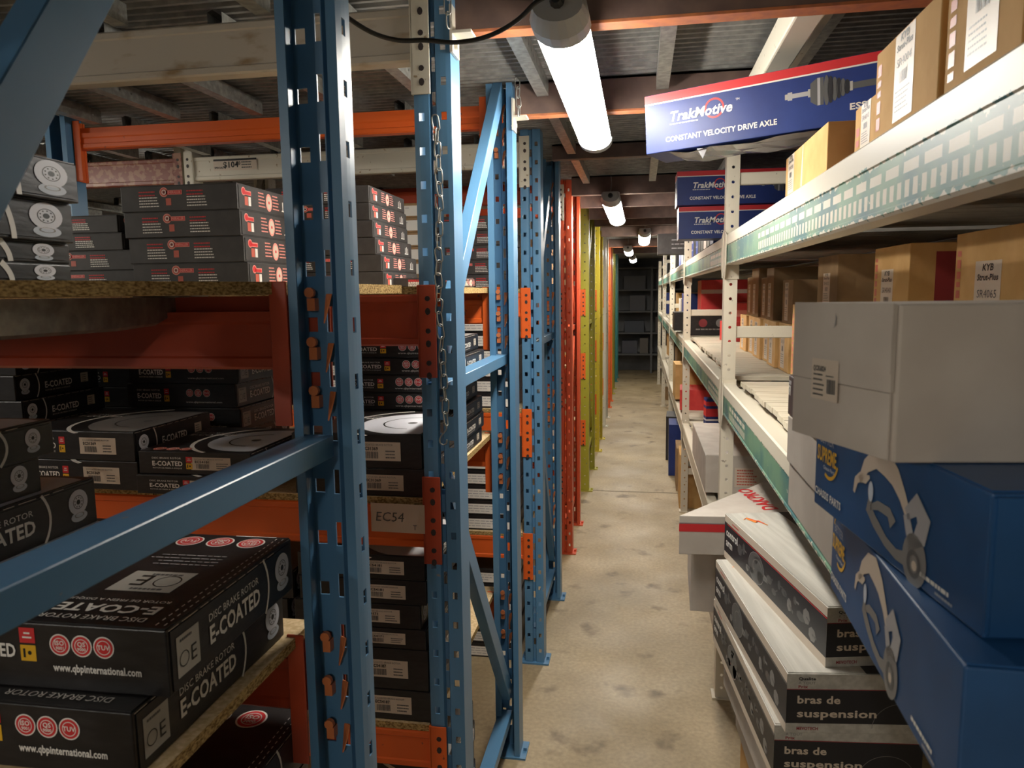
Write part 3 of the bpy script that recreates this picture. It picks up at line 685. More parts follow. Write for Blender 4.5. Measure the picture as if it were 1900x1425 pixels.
for i in range(5):
    y0, y1 = YR[i], YR[i + 1]; n_ = nms[i]
    rbeam(y0, y1, 1.80, .11, STR[min(i, 1)], ('white beam with a worn green stripe rising across the upper right' if i == 0 else 'white upper front beam of the ' + n_))
    rbeam(y0, y1, 1.255, .115, STR[2] if i == 0 else STR[1], ('pale green worn beam at waist height on the right, white ledge on top' if i == 0 else 'white waist-high front beam of the ' + n_))
    rbeam(y0, y1, 1.80, .11, WHITE_R, 'upper rear beam of the ' + n_, x=1.322, side=-1, conn=False)
    rbeam(y0, y1, 1.255, .11, WHITE_R, 'waist-high rear beam of the ' + n_, x=1.322, side=-1, conn=False)
    planks(y0 + .055, y1 - .01, 1.258, 'whitewashed plank deck at waist height in the ' + n_)
    planks(y0 + .055, y1 - .01, 1.802, 'upper plank deck of the ' + n_, mat=mottled('grey_plank', (.34, .31, .27), (.5, .46, .4), 20, .7, 0, .3, stretch=(.25, 3, 1)))
    if i > 0:
        rbeam(y0, y1, .655, .10, WHITE_R, 'cream low front beam of the ' + n_)
        rbeam(y0, y1, .655, .10, WHITE_R, 'low rear beam of the ' + n_, x=1.322, side=-1, conn=False)
        planks(y0 + .055, y1 - .01, .658, 'low plank deck of the ' + n_)

# chains
link_me = []
for rot in (0, 1):
    m = MB(); a, b = .0072, .0165; pts = []
    for i in range(17):
        q = 2 * PI * i / 16; x = a * math.cos(q); z = (b - a) * (1 if math.sin(q) > 0 else -1) * (abs(math.sin(q)) > .02) + a * math.sin(q)
        pts.append((x, 0, z) if not rot else (x * .35, x * .93, z))
    m.tube(pts, .0016, 6, cap=False); me = mesh('link', m.V, m.F, [GALV], None, True); link_me.append(me)
def chain(x, y, z0, z1, label, hook=True, sway=.004):
    t = empty('hanging_chain', (x, y, z1)); tag(t, label, 'chain'); z = z0; k = 0
    while z > z1 + .03:
        obj('link', link_me[k % 2], t, (math.sin(k * .35) * sway + (z0 - z) * .004, 0, z - z1), (0, R.uniform(-.15, .15), R.uniform(-.4, .4))); z -= .0275; k += 1
    if hook:
        m = MB(); pts = [(.006 * math.sin(q) , 0, .03 - .01 * q) for q in [i * .25 for i in range(0, 14)]] + [(-.004 - .006 * math.sin(i * .5), 0, -.010 - .006 * math.cos(i * .5) + .002) for i in range(0, 6)]
        pts = [(0, 0, .032), (.006, 0, .028), (.008, 0, .020), (.004, 0, .012), (-.003, 0, .004), (-.008, 0, -.005), (-.007, 0, -.014), (0, 0, -.018), (.007, 0, -.014), (.008, 0, -.006)]
        m.tube(smooth_pts(pts, 4), .0017, 6); m.build('s_hook', GALV, t, smooth=True)
    return t
chain(-.428, 1.562, 1.958, 1.285, 'long steel chain with an S hook hanging on the second blue post')
chain(-.397, 1.552, 2.24, 2.125, 'short chain at the top of the second blue post', hook=False)
chain(-.372, 2.30, 2.23, 2.10, 'short chain at the ceiling bracket beyond the second blue frame', hook=False)

# ================================================================== printed designs
ORD = ['bottom', 'second', 'third', 'fourth', 'fifth', 'sixth', 'seventh', 'eighth']
def icons(A, u, v, w, h):
    A.rect(u, v + h * .52, w, h * .44, 'r', 1).rect(u, v, w, h * .46, 'y', 1).rect(u + w * .2, v + h * .66, w * .6, h * .05, 'w', 2).rect(u + w * .3, v + h * .78, w * .4, h * .05, 'w', 2)
    return A.rect(u + w * .18, v + h * .1, w * .14, h * .26, 'k', 2).disc(u + w * .6, v + h * .24, w * .13, 'k', 2, n=10)
def plabel(A, u, v, w, h, code, seed=1):
    A.rect(u, v, w, h, 'l', 1).text('E-COATED BRAKE ROTOR', u + w * .1, v + h * .80, h * .10, 'd', False, w * .72)
    A.text(code, u + w * .1, v + h * .56, h * .17, 'k', True, w * .36).bars(u + w * .13, v + h * .12, w * .32, h * .36, 'd', seed)
    return A.lines(u + w * .64, v + h * .48, w * .3, 3, h * .17, h * .07, 'd', seed)
def A_front(W, H, code=None, mode='full', seed=1):
    s = min(H / .066, 1.15); A = Art(); mid = H * .5
    if mode in ('full', 'left'):
        A.text('DISC BRAKE ROTOR', .035, mid + .012 * s, .0055 * s, 'w', False, .075).text('E-COATED', .035, mid - .008 * s, .0135 * s, 'w', True, .078).text('ROTOR DE FREIN A DISQUE', .036, mid - .017 * s, .004 * s, 'w', False, .075)
        icons(A, .122, mid - .017 * s, .0165, .038 * s)
    if code: plabel(A, W - .15, mid - .019 * s, .10, .038 * s, code, seed)
    elif mode == 'full':
        for i, t in enumerate(('ISO|9001', 'QS|9000', 'TUV')): A.badge(W - .145 + i * .027, mid + .008 * s, .0115, t)
        A.text('www.qbpinternational.com', W - .158, mid - .020 * s, .0055, 'w', False, .115)
    return A
def A_sideR(W, H, flip=False, oe=True, seed=0):
    """long side seen from the aisle. normal: plate, lettering, stripe, disc at the far end; flip: disc nearest"""
    A = Art(); s = H / .07; A.lines(0.002, H - .0016, W - .004, 1, .01, .0009, 'l', 7)
    if not flip:
        if oe: A.rect(.014, H * .18, .043, H * .62, 's', 1).ring(.027, H * .42, .009, .0012, 'k', 2).text('E', .040, H * .30, .017 * s, 'k', False).lines(.02, H * .70, .03, 1, .01, .003, 'd')
        A.text('DISC BRAKE ROTOR', .078, H * .66, .0085 * s, 'w', False, .118).text('E-COATED', .078, H * .30, .0195 * s, 'w', True, .12)
        A.strip([(.212 + .012 * ((t / 8 - .5) ** 2 * 4) * -1 + .012, H * t / 8) for t in range(9)], .004, 'w')
        A.rotor(W - .036, H * .60, .019 * s, .019 * s)
    else:
        A.rotor(.032, H * .60, .018 * s, .018 * s); A.strip([(.070 + .010 * (1 - (t / 8 - .5) ** 2 * 4), H * t / 8) for t in range(9)], .004, 'w')
        A.text('E-COATED', .10, H * .34, .018 * s, 'w', True, .10).text('ROTOR DE FREIN A DISQUE', .10, H * .2, .004 * s, 'w', False, .09)
        if seed >= 0: A.rect(W - .075, H * .32, .030, H * .42, 'l', 1).lines(W - .071, H * .62, .022, 4, .006, .002, 'd')
    return A
def A_top(W, D, badges=True, tone='c', seed=0):
    A = Art(); cx, cy = W * .86, D * .46
    a0, a1 = PI * .62, PI * 1.36
    A.ring(cx, cy, W * .60, .010, 'w', 1, a0=a0, a1=a1)
    V = [(min(max(cx + W * .46 * math.cos(i * 2 * PI / 40), 0.004), W - .004), min(max(cy + W * .46 * math.sin(i * 2 * PI / 40), .004), D - .004)) for i in range(40)]
    A.poly(V, [tuple(range(40))], tone, 1)
    A.ring(cx - .01, cy, W * .26, .004, 'k', 2, a0=PI * .5, a1=PI * 1.5); A.disc(cx - .02, cy, .012, 'd', 2)
    if badges:
        for i in range(3): A.disc(.04 + i * .034, .025, .015, 'p', 1); A.disc(.04 + i * .034, .025, .012, 'e', 2); A.ring(.04 + i * .034, .025, .009, .002, 'w', 3)
    A.text('DISC BRAKE ROTOR', W * .05, D * .70, .010, 'w', False).text('E-COATED', W * .05, D * .60, .018, 'w')
    return A
def A_gen_front(W, H):
    A = Art(); s = H / .0625
    for u in (.050, .178):
        A.lines(u, H * .72, .055, 2, .008 * s, .0028, 'r', 3).lines(u, H * .50, .055, 4, .0068 * s, .0026, 'w', 5)
    A.disc(.118, H * .72, .0115 * s, 'p', 1).disc(.118, H * .72, .0095 * s, 'e', 2).ring(.118, H * .72, .006 * s, .002, 'w', 3).disc(.118, H * .72, .002, 'k', 3)
    A.rect(.122, H * .62, .044, H * .17, 'p', 1).rect(.123, H * .635, .042, H * .14, 'r', 2).text('ENERALLER', .128, H * .66, .006 * s, 'p', True, .035)
    A.rect(.122, H * .22, .014, H * .27, 'e', 1)
    return A
def A_gen_side(W, H):
    A = Art(); s = H / .05
    A.disc(.028, H * .72, .008 * s, 'p', 1).disc(.028, H * .72, .006 * s, 'r', 2).rect(.03, H * .60, .034, H * .17, 'p', 1).rect(.032, H * .62, .03, H * .11, 'r', 2)
    A.rect(.032, H * .2, .016, H * .34, 'e', 1).rect(.050, H * .2, .012, H * .34, 'w', 1)
    for u in (.10, .175): A.lines(u, H * .78, .035, 5, H * .13, H * .05, 'p', 8)
    A.disc(.155, H * .5, .0165, 'p', 1, ry=H * .36).disc(.155, H * .5, .012, 'l', 2, ry=H * .27).disc(.155, H * .5, .004, 'r', 3)
    for i in range(3): A.rect(W - .07 + i * .012, H * (.25 + .08 * (i % 2)), .004, H * .4, 'w', 1)
    return A.rect(W - .075, H * .25, .035, H * .05, 'w', 1)
def A_gloss_side(W, H):      # glossy black side with stripe and discs, near upper left
    A = Art(); A.strip([(W - .105 + .014 * (t / 8) ** 2 * -1 + .01, H * t / 8) for t in range(9)], .0075, 'w'); A.rotor(W - .045, H * .62, .026 if H > .04 else .017, H * .33)
    return A

RW = .315
def place(xfl, yfl, rz, w, d, corner='fl'):
    """centre of a footprint from its far-left / near-right corner"""
    sx, sy = {'fl': (1, -1), 'nr': (-1, 1), 'nl': (1, 1), 'fr': (-1, -1)}[corner]
    a, b = sx * w / 2, sy * d / 2; c, s = math.cos(rz), math.sin(rz)
    return xfl + a * c - b * s, yfl + a * s + b * c
def rb(label, xr, yn, z, h, arts, w=RW, d=.31, rz=0., mat=BLACKC, group=None, name='rotor_box', **k):
    x, y = place(xr, yn, rz, w, d, 'nr')
    return carton(name, label, x, y, z, w, d, h - .0017, mat, arts, rz, group, **k)

# ---- the two large boxes in the lower left foreground
def big_arts(W, D, H, tag_):
    F = Art()
    for i, t in enumerate(('ISO|9001', 'QS|9000', 'TUV')): F.badge(W - .127 + i * .0265, H - .023, .0125, t)
    F.text('www.qbpinternational.com', W - .137, H - .053, .0085, 'w', True, .106)
    icons(F, W - .176, H - .044, .019, .040); F.text('ATED', W - .224, H - .040, .015, 'w', True, .042)
    T = Art()   # read from the far side
    T.text('DISC BRAKE ROTOR', .035, D - .022, .010, 'w', False, .13).text('E-COATED', .035, D - .050, .019, 'w', True, .15).text('ROTOR DE FREIN A DISQUE', .035, D - .066, .006, 'w', False, .13)
    T.rect(.055, D - .152, .085, .062, 's', 1).ring(.078, D - .122, .017, .0018, 'k', 2).text('E', .103, D - .138, .032, 'k', False).lines(.07, D - .10, .055, 1, .01, .005, 'd').lines(.07, D - .145, .055, 1, .01, .005, 'd')
    T.lines(.05, D - .180, .11, 4, .011, .0022, 'g', 4)
    for i, t in enumerate(('TUV', 'QS|9000', 'ISO|9001')): T.badge(.045 + (2 - i) * .047, .032, .0195, t)
    T.strip([(.02 + i * .009, .004 + 0 * i) for i in range(8)], .002, 'w')
    for i in range(24): T.rect(.006, .01 + i * .012, .0012, .006, 'w', 1); T.rect(.016, .01 + i * .012, .0012, .006, 'w', 1)
    return [('F', F, 'bigF' + tag_), ('R', A_sideR(D, H), 'bigR' + tag_), ('T2', T, 'bigT' + tag_)]
x, y = place(-.519, .640, 0, .226, .335, 'nr')
carton('rotor_box', 'large black brake rotor box with dimmed badges, lower of the foreground pair', x, y, 1.0972, .226, .335, .0735, BLACKC, big_arts(.226, .335, .0735, 'a'), .008)
x, y = place(-.494, .672, .02, .228, .30, 'nr')
carton('rotor_box', 'large black brake rotor box with white lettering and red badges, upper of the foreground pair', x, y, 1.1725, .228, .30, .0755, BLACKC, big_arts(.228, .30, .0755, 'b'), .02)

# ---- stack at the far left foreground, glossy sides with disc pictures
def sd(D, H, t): return ('R', A_sideR(D, H, oe=False), 'sd%.3f%.3f' % (D, H))
zz = 1.0972; hs = [.0605, .0605, .061, .066]; xs = [-.766, -.760, -.755, -.772]; yf = [.94, .935, .935, .92]
for i, h in enumerate(hs):
    rb('glossy black rotor box in the left foreground stack, %s from the shelf' % ORD[i], xs[i], yf[i] - .31, zz, h, [sd(.31, h - .0012, i), ('F', A_front(.34, h), 'f%.3f' % h), ('T', A_top(.34, .31), 'tA')], w=.34); zz += h
for i, h in enumerate((.050, .046)):
    rb(['glossy black rotor box with disc picture, under the topmost of the left foreground stack', 'topmost glossy black rotor box of the left foreground stack'][i], -.787 + .014 * i, .842 + .012 * i - .30, zz, h,
       [('R', A_sideR(.30, h - .0012, oe=False), 'sd%.3f%.3f' % (.30, h)), ('T', A_top(.33, .30), 'tB')], w=.33, d=.30); zz += h

# ---- lower shelf of the nearest rack (tops just visible at the bottom edge)
for i in range(5):
    a = [('R', A_sideR(.32, .074), 'lowR'), ('F', A_front(.33, .074), 'lowF')]
    if i == 4:
        T = Art()
        for k, t in enumerate(('ISO|2000', 'SQ|2000', 'TUV')): T.badge(.33 - .075 - k * .06, .32 - .04, .024, t)
        for k in range(24): T.rect(.312, .01 + k * .012, .0013, .006, 'w', 1); T.rect(.322, .01 + k * .012, .0013, .006, 'w', 1)
        a.append(('T', T, 'lowT'))
    rb('black rotor box %s' % ('with big red badges on top at the very bottom edge' if i == 4 else ORD[i] + ' in the low stack under the foreground boxes'), -.515 - .004 * (i % 2), .71, .5675 + i * .0762, .075, a, w=.33, d=.32)

# ---- upper left: glossy narrow stack on the near chipboard shelf
zz = 1.6205
for i, h in enumerate((.024, .026, .050, .050)):
    rb('glossy black rotor box with disc picture at the upper left edge, %s in its stack' % (['bottom', 'second', 'third', 'top'][i]), -.722 + (.012 if i == 3 else 0) - .008 * (i < 2), .86 - .25, zz, h,
       [('R', A_gloss_side(.25, h - .0012), 'gl%.3f' % h)], w=.3, d=.25, rz=0); zz += h
# charcoal boxes in stacks on the second rack, eye level
def gstack(xr, yn, z0, h, n, what, offs, w=.31, d=.30, g=None):
    for i in range(n):
        F = ('F', A_gen_front(w, h), 'gF%.3f' % h); S = ('R', A_gen_side(d, h), 'gS%.3f%.2f' % (h, d))
        rb('charcoal red-lettered box, %s, %s' % ('topmost' if i == n - 1 else ORD[i] + ' up', what), xr + offs[i % len(offs)], yn, z0 + i * h, h, [F, S], w=w, d=d, mat=BLACKR, rz=R.uniform(-.012, .012), name='parts_box')
gstack(-.958, 1.68, 1.6205, .0630, 4, 'in the stack left of the near post', [.018, .010, .004, 0])
gstack(-1.272, 1.70, 1.6205, .050, 2, 'low in the short stack behind the glossy boxes', [.012, .02], d=.28)
gstack(-1.30, 1.70, 1.7205, .044, 2, 'upper pair of the short stack behind the glossy boxes', [0.01, 0], d=.28)
gstack(-.752, 2.02, 1.6175, .0480, 6, 'in the tall stack right of the near post', [.035, .03, .014, .008, 0, 0], d=.33)
gstack(-1.30, 2.03, 1.6175, .055, 3, 'in the dim rear row of the second rack', [0, .01, .004])
gstack(-.520, 2.10, 1.6175, .030, 1, 'thin one behind the second post', [0], w=.2, d=.2)

# ---- second rack, waist height
B = 1.1375
for i, (c, dx) in enumerate((('EC31369', 0), ('EC31369', -.004))):
    rb(['lower', 'upper'][i] + ' of two dim rotor boxes labelled EC31369, left part of the waist-high shelf', -1.186 + dx, 1.556, B + i * .0725, .0718, [('F', A_front(.33, .07, c), 'fEC31'), ('R', A_sideR(.31, .07, flip=True), 'sRf'), ('T', A_top(.33, .31, False, 'm'), 'tD')], w=.33, rz=-.02)
rb('rotor box labelled EC54181, lower of the pair nearest the crossing blue brace', -.895, 1.535, B, .047, [('F', A_front(.29, .045, 'EC54181', seed=2), 'fEC54b'), ('R', A_sideR(.31, .045, flip=True), 'sRg'), ('T', A_top(.28, .31, True, 'c'), 'tE')], w=.282, rz=-.01)
rb('rotor box labelled EC54181 with badges on top, upper of the pair by the blue brace', -.885, 1.545, B + .048, .055, [('F', A_front(.285, .053, 'EC54181', seed=2), 'fEC54c'), ('R', A_sideR(.31, .053, flip=True), 'sRh'), ('T', A_top(.285, .31, True, 'c'), 'tF')], w=.285, rz=.01)
for i in range(6):
    rb('dim black rotor box, rear middle stack of the waist-high shelf, %s' % ('topmost' if i == 5 else ORD[i] + ' up'), -1.152 + .01 * (i % 2), 1.95, B + i * .0705, .0700, [('F', A_front(.35, .069), 'fR2'), ('R', A_sideR(.32, .069, oe=True), 'sR2')], w=.35, d=.32)
for i in range(5):
    rb('dim black rotor box in the far left slanting row, %s' % ('topmost' if i == 4 else ORD[i] + ' from the board'), -1.60 + .008 * (i % 3), 1.655, B + i * .0665, .0660, [('F', A_front(.23, .065, None, 'left'), 'fR3'), ('R', A_sideR(.31, .065, flip=True), 'sR3')], w=.24, rz=.02)
for i in range(5):
    rb('dim box in the middle rear gap of the waist-high shelf, %s' % ('topmost' if i == 4 else ORD[i] + ' from the board'), -1.53, 2.05, B + i * .062, .0615, [('F', A_front(.24, .06, None, 'left'), 'fR4')], w=.25, d=.26)
rb('black rotor box labelled EC31369 directly above the EC54 sign', -.482, 1.588, B - .0003, .066, [('F', A_front(.315, .064, 'EC31369', 'none'), 'fS1'), ('R', A_sideR(.31, .064, flip=True), 'sS1')])
rb('black rotor box labelled EC31369 with a bright white disc on top, beside the second post', -.486, 1.586, B + .0665, .080, [('F', A_front(.315, .078, 'EC31369', 'none'), 'fS2'), ('R', A_sideR(.31, .078, flip=True), 'sS2'), ('T', A_top(.315, .31, False, 'q'), 'tS2')])
for i in range(7):
    rb('black E-COATED box in the stack behind the bright disc box, %s' % ('topmost' if i == 6 else ORD[i] + ' from the board'), (-.495, -.488, -.49, -.505, -.505, -.484, -.492)[i], 1.93, B + i * .0486, .0480, [('F', A_front(.33, .047), 'fS3'), ('R', A_sideR(.32, .047, flip=True), 'sS3')] + ([('T', A_top(.33, .32, False, 'm'), 'tS3')] if i == 6 else []), w=.33, d=.32, rz=R.uniform(-.02, .02))
# ---- second rack, knee height: the labelled tower
B = .5845; z = B
for i, (h, c, dx) in enumerate(((.078, 'EC54187', .0), (.103, 'EC54187', -.006), (.050, 'EC54171', -.01), (.059, 'EC54171', -.022), (.060, 'EC54181', -.006), (.058, 'EC54181', -.008))):
    lb = {0: 'lowest box of the labelled tower between the blue posts', 1: 'thick box labelled EC54187, second from the bottom of the labelled tower', 2: 'thin box labelled EC54171, third up the labelled tower',
          3: 'box labelled EC54171 set back to the left, fourth up the labelled tower', 4: 'box labelled EC54181, second from the top of the labelled tower', 5: 'top box of the labelled tower, just below the EC54 sign'}[i]
    rb(lb, -.480 + dx, 1.59, z, h, [('F', A_front(.315, h - .002, c, 'none', seed=i), 'tw%d' % i), ('R', A_sideR(.31, h - .002, flip=True), 'twR%.3f' % h)] + ([('T', A_top(.315, .31, False, 'g'), 'twT')] if i == 5 else [])); z += h + .0004
for j, xx in enumerate((-.83, -1.18, -1.53)):
    for i in range(5):
        rb('dim black box in the knee-high row, stack %s, %s' % (['nearest the labelled tower', 'in the middle', 'furthest left'][j], ('topmost' if i == 4 else ORD[i] + ' up')), xx + R.uniform(-.01, .01), 1.60 + .02 * j, B + i * .0712, .0705, [('F', A_front(.315, .069), 'fK'), ('R', A_sideR(.31, .069, flip=True), 'sK')])
# floor-level stack of the second rack, sides towards the aisle
for i in range(6):
    T = [('T', A_top(.33, .33, True, 'm'), 'tFl')] if i == 5 else []
    rb('black flat box stacked on the floor inside the second rack, %s' % ('topmost, badges on top' if i == 5 else ORD[i] + ' up'), -.455 - .03 - .004 * (i % 2), 1.72, .001 + i * .063, .0625, [('F', A_front(.33, .061), 'fF'), ('R', A_sideR(.33, .061), 'sF')] + T, w=.33, d=.33)

# ---- third and fourth rack contents seen through the frames
def A_wl(W, H): return Art().rect(W * .08, H * .12, W * .84, H * .76, 'w', 1).lines(W * .15, H * .68, W * .6, 3, H * .2, H * .06, 'g', 2)
def fill(y, zb, n, h, xr, lv, mat, art, key, w=.31, d=.30, nm='parts_box'):
    for i in range(n):
        rb('%s, %s' % (lv, ('topmost' if i == n - 1 else ORD[i] + ' up')), xr + R.uniform(-.008, .008), y, zb + i * h, h - .0008, [('F', art, key)] if art else [], w=w, d=d, mat=mat, name=nm)
WL = A_wl(.31, .055)
for j, xr in enumerate((-.52, -.86, -1.2, -1.54)):
    p_ = ['aisle end', 'second stack in', 'third stack in', 'innermost stack'][j]
    fill(3.03, 1.118, 6 - (j % 2), .064, xr, 'white-labelled box on the waist-high shelf of the third rack, ' + p_, BLACKC, WL, 'wl', name if False else .31) if False else fill(3.03, 1.118, 6 - (j % 2), .064, xr, 'white-labelled box on the waist-high shelf of the third rack, ' + p_, BLACKC, WL, 'wl')
    fill(3.03, .583, 6, .066, xr, 'white-fronted box on the knee-high shelf of the third rack, ' + p_, BLACKC, WL, 'wl')
    fill(3.03, 1.618, 5 + (j % 2), .060, xr - .02, 'dim box, eye-level shelf of the third rack, ' + p_, [BLACKR, KRAFT_D, BLACKC, NAVYC][j], WL if j % 2 else A_gen_front(.31, .058), 'wl' if j % 2 else 'gF3')
    fill(3.03, .001, 6, .068, xr, 'box on the floor inside the third rack, ' + p_, BLACKC, WL, 'wl')
for j, xr in enumerate((-.53, -.9, -1.3)):
    p_ = ['aisle end', 'middle', 'inner'][j]
    fill(4.40, 1.618, 3, .11, xr, 'brown box on the eye-level shelf of the fourth rack, ' + p_, [KRAFT_D, NAVYC, WHITEC][j], None, '')
    fill(4.40, 1.118, 4, .09, xr, 'box on the waist-high shelf of the fourth rack, ' + p_, [BLACKC, WHITEC, KRAFT_D][j], None, '')
    fill(4.40, .583, 4, .09, xr, 'box on the knee-high shelf of the fourth rack, ' + p_, [WHITEC, BLACKC, KRAFT][j], None, '')
for i, (y0, nm) in enumerate(((5.86, 'olive'), (7.37, 'yellow'), (8.77, 'far cream'))):
    for lv, z in (('eye-level', 1.601), ('waist-high', 1.101), ('knee-high', .566)):
        board('chipboard shelf on the %s rack, %s' % (nm, lv), [(-1.6, y0), (-.5, y0), (-.5, y0 + .75), (-1.6, y0 + .75)], z, z + .016)
        for k, xr in enumerate((-.54, -.92)):
            fill(y0 + .03, z + .0165, 3, .12, xr, '%s box on the %s shelf of the %s rack' % (['outer', 'inner'][k], lv, nm), [KRAFT_D, BLACKC, WHITEC, BLACKC][(i + k) % 4], None, '')

# ================================================================== right side, foreground
def prism(name, label, P, z0, z1, mat, cat='box'):
    """carton with a slightly skewed footprint: near-left, near-right, far-right, far-left"""
    c = Vector((sum(p[0] for p in P) / 4, sum(p[1] for p in P) / 4)); bm = bmesh.new(); h = z1 - z0
    v0 = [bm.verts.new((p[0] - c.x, p[1] - c.y, 0)) for p in P]; v1 = [bm.verts.new((p[0] - c.x, p[1] - c.y, h)) for p in P]
    bm.faces.new(v0[::-1]); bm.faces.new(v1)
    for i in range(4): bm.faces.new((v0[i], v0[(i + 1) % 4], v1[(i + 1) % 4], v1[i]))
    bmesh.ops.recalc_face_normals(bm, faces=bm.faces); bmesh.ops.bevel(bm, geom=list(bm.edges), offset=.0018, segments=2, profile=.5, affect='EDGES')
    me = bpy.data.meshes.new('carton'); bm.to_mesh(me); bm.free(); me.materials.append(mat)
    return tag(obj(name, me, None, (c.x, c.y, z0)), label, cat), c
def onface(o, c, a, b, art, key, name='printed_artwork', out=0.0):
    ang = math.atan2(b[1] - a[1], b[0] - a[0]); return obj(name, art_mesh(art, key), o, (a[0] - c.x + math.sin(ang) * out, a[1] - c.y - math.cos(ang) * out, 0), (0, 0, ang))
# large white carton
P = [(.184, .571), (.475, .606), (.450, .725), (.138, .690)]
o, c = prism('parts_carton', 'large white carton with a small sticker, on top of the blue boxes at right', P, 1.4722, 1.5885, WHITEC)
m = MB(); L = math.hypot(.046, .119); m.box(.0, L * .985, -.0035, -.0008, .052, .1165); m.box(L * .60, L * .985, -.0045, -.0036, .066, .1168); fl = m.build('end_flap', WHITEC, o, (P[3][0] - c.x, P[3][1] - c.y, 0), (0, 0, math.atan2(-.119, .046)))
m = MB(); m.box(.0, L * .97, -.0022, -.0008, .0015, .051); m.build('end_flap', WHITEC, o, (P[3][0] - c.x, P[3][1] - c.y, 0), (0, 0, math.atan2(-.119, .046)))
A = Art().rect(.030, .036, .036, .034, 'l', 1).text('QCK6824', .033, .060, .0042, 'd', True, .017).lines(.033, .056, .016, 5, .0042, .0015, 'd', 4).bars(.052, .042, .011, .012, 'd', 3, 10).lines(.050, .056, .014, 1, .003, .001, 'd')
onface(o, c, P[3], P[0], A, 'whitelab', 'sticker', .0040)
A = Art().strip([(.0595, .108), (.0605, .104), (.0600, .1), (.058, .0965)], [.0004, .0016, .0016, .0003], 'm'); onface(o, c, P[3], P[0], A, 'tear', 'torn_notch', .0040)
# blue chassis parts boxes
def A_blue(W, H):
    A = Art()
    A.ring(.032, H - .026, .024, .0028, 'y', 1, a0=.9, a1=2.9, ry=.020).ring(.040, H - .034, .026, .0034, 'y', 1, a0=-2.0, a1=-.4, ry=.028)
    A.text('BETTER', .016, H - .027, .0085, 'g', False, .036).text('SUPREME', .008, H - .046, .0150, 'y', True, .052).text('Chassis Parts', .026, H - .053, .0038, 'w', False, .030)
    A.text('CHASSIS PARTS', .005, .013, .0075, 'w', True, .070)
    A.strip([(.104, .040), (.108, .052), (.116, .057), (.128, .058), (.136, .062)], [.004, .008, .009, .008, .003], 'l', 1)
    A.strip([(.116, .054), (.128, .070), (.146, .081), (.166, .082), (.184, .074), (.198, .062), (.210, .048)], [.007, .013, .018, .024, .018, .012, .009], 'l', 1)
    A.strip([(.206, .050), (.222, .062), (.234, .052), (.230, .040), (.216, .030), (.206, .050)], [.010, .018, .020, .018, .016, .010], 'g', 2)
    A.strip([(.140, .046), (.137, .034), (.150, .026), (.172, .016), (.192, .012), (.208, .014)], [.006, .012, .011, .009, .009, .012], 'm', 1)
    A.strip([(.140, .036), (.155, .042), (.176, .042), (.184, .034)], [.005, .008, .009, .013], 'm', 1)
    A.disc(.222, .018, .019, 'm', 2, ry=.021).ring(.222, .015, .011, .004, 'd', 3); A.disc(.223, .014, .004, 'l', 3)
    A.disc(.140, .050, .005, 'c', 2, ry=.009)
    A.lines(W - .085, .010, .055, 1, .01, .0032, 'w', 3); A.lines(W - .06, .005, .03, 1, .01, .002, 'g', 4)
    return A
x, y = place(.208, .824, -.033, .27, .36)
carton('parts_carton', 'blue chassis parts box with a control arm picture, lower of the blue pair', x, y, 1.2762, .27, .36, .095, BLUEC, [('L', A_blue(.36, .0955), 'blL')], -.033, flap=False)
x, y = place(.185, .812, .112, .27, .315)
o = carton('parts_carton', 'blue chassis parts box with a control arm picture, upper, right under the white carton', x, y, 1.3738, .27, .315, .0965, BLUEC, [('L', A_blue(.315, .0965), 'blU')], .112, flap=False)
m = MB(); m.box(-.135, -.132, -.159, -.1575, .004, .094); m.box(-.1325, .13, -.1605, -.1575, .003, .0945); m.build('tuck_flap', BLUEC, o)
# white boxes and a dark box beyond them
for i in range(2):
    x, y = place(.223 - .004 * i, 1.142, .0, .27, .29)
    carton('parts_carton', ['lower', 'upper'][i] + ' of two plain white boxes overhanging the shelf behind the blue boxes', x, y, 1.2762 + i * .0695, .27, .29, .068, WHITEC, [], .0, flap=False)
x, y = place(.219, 1.145, -.02, .26, .285)
A = Art().rect(.005, .030, .016, .014, 'w', 1).text('Q', .008, .032, .010, 'k', False).rect(.12, .01, .05, .044, 't', 1).text('C.', .125, .016, .020, 'k', False).rect(.005, .046, .02, .006, 'g', 1)
carton('parts_carton', 'dark box with a small white logo, wedged behind the large white carton', x, y, 1.4155, .26, .285, .058, mottled('dark_maroon_card', (.05, .03, .03), (.07, .045, .045), 10, .4), [('L', A, 'darkq')], -.02, flap=False)

# control arm stack standing in the aisle edge
def A_caL(W, H, red):
    A = Art().rect(.0, .0, W, H * .16, 'l', 0).rect(.0, H * .84, W, H * .16, 'l', 0).rect(.0, H * .16, W, H * .68, 'n', 0)
    A.rect(.02, H * .81, W - .02, H * .02, 'r' if red else 'm', 1)
    A.text('control', .016, H * .56, .020, 'w', True, .088).text('arm', .016, H * .33, .020, 'w', True, .048)
    r = random.Random(5)
    for i in range(16):
        u = .12 + i * .028; v = H * r.uniform(.3, .65); A.disc(u, v, r.uniform(.008, .02), r.choice('ddmd'), 1, ry=H * r.uniform(.06, .14), n=7); A.strip([(u, v), (u + .02, v + H * r.uniform(-.1, .1))], r.uniform(.003, .008), r.choice('dmdx'), 1)
    A.ring(.235, H * .48, .05, .0012, 'g', 2, ry=H * .31).disc(.235, H * .48, .048, 'd', 1, ry=H * .30); A.ring(.242, H * .5, .03, .003, 'm', 2, ry=H * .17, a0=.3, a1=4)
    A.lines(.06, H * .90, .05, 1, .01, .003, 'r', 2)
    return A
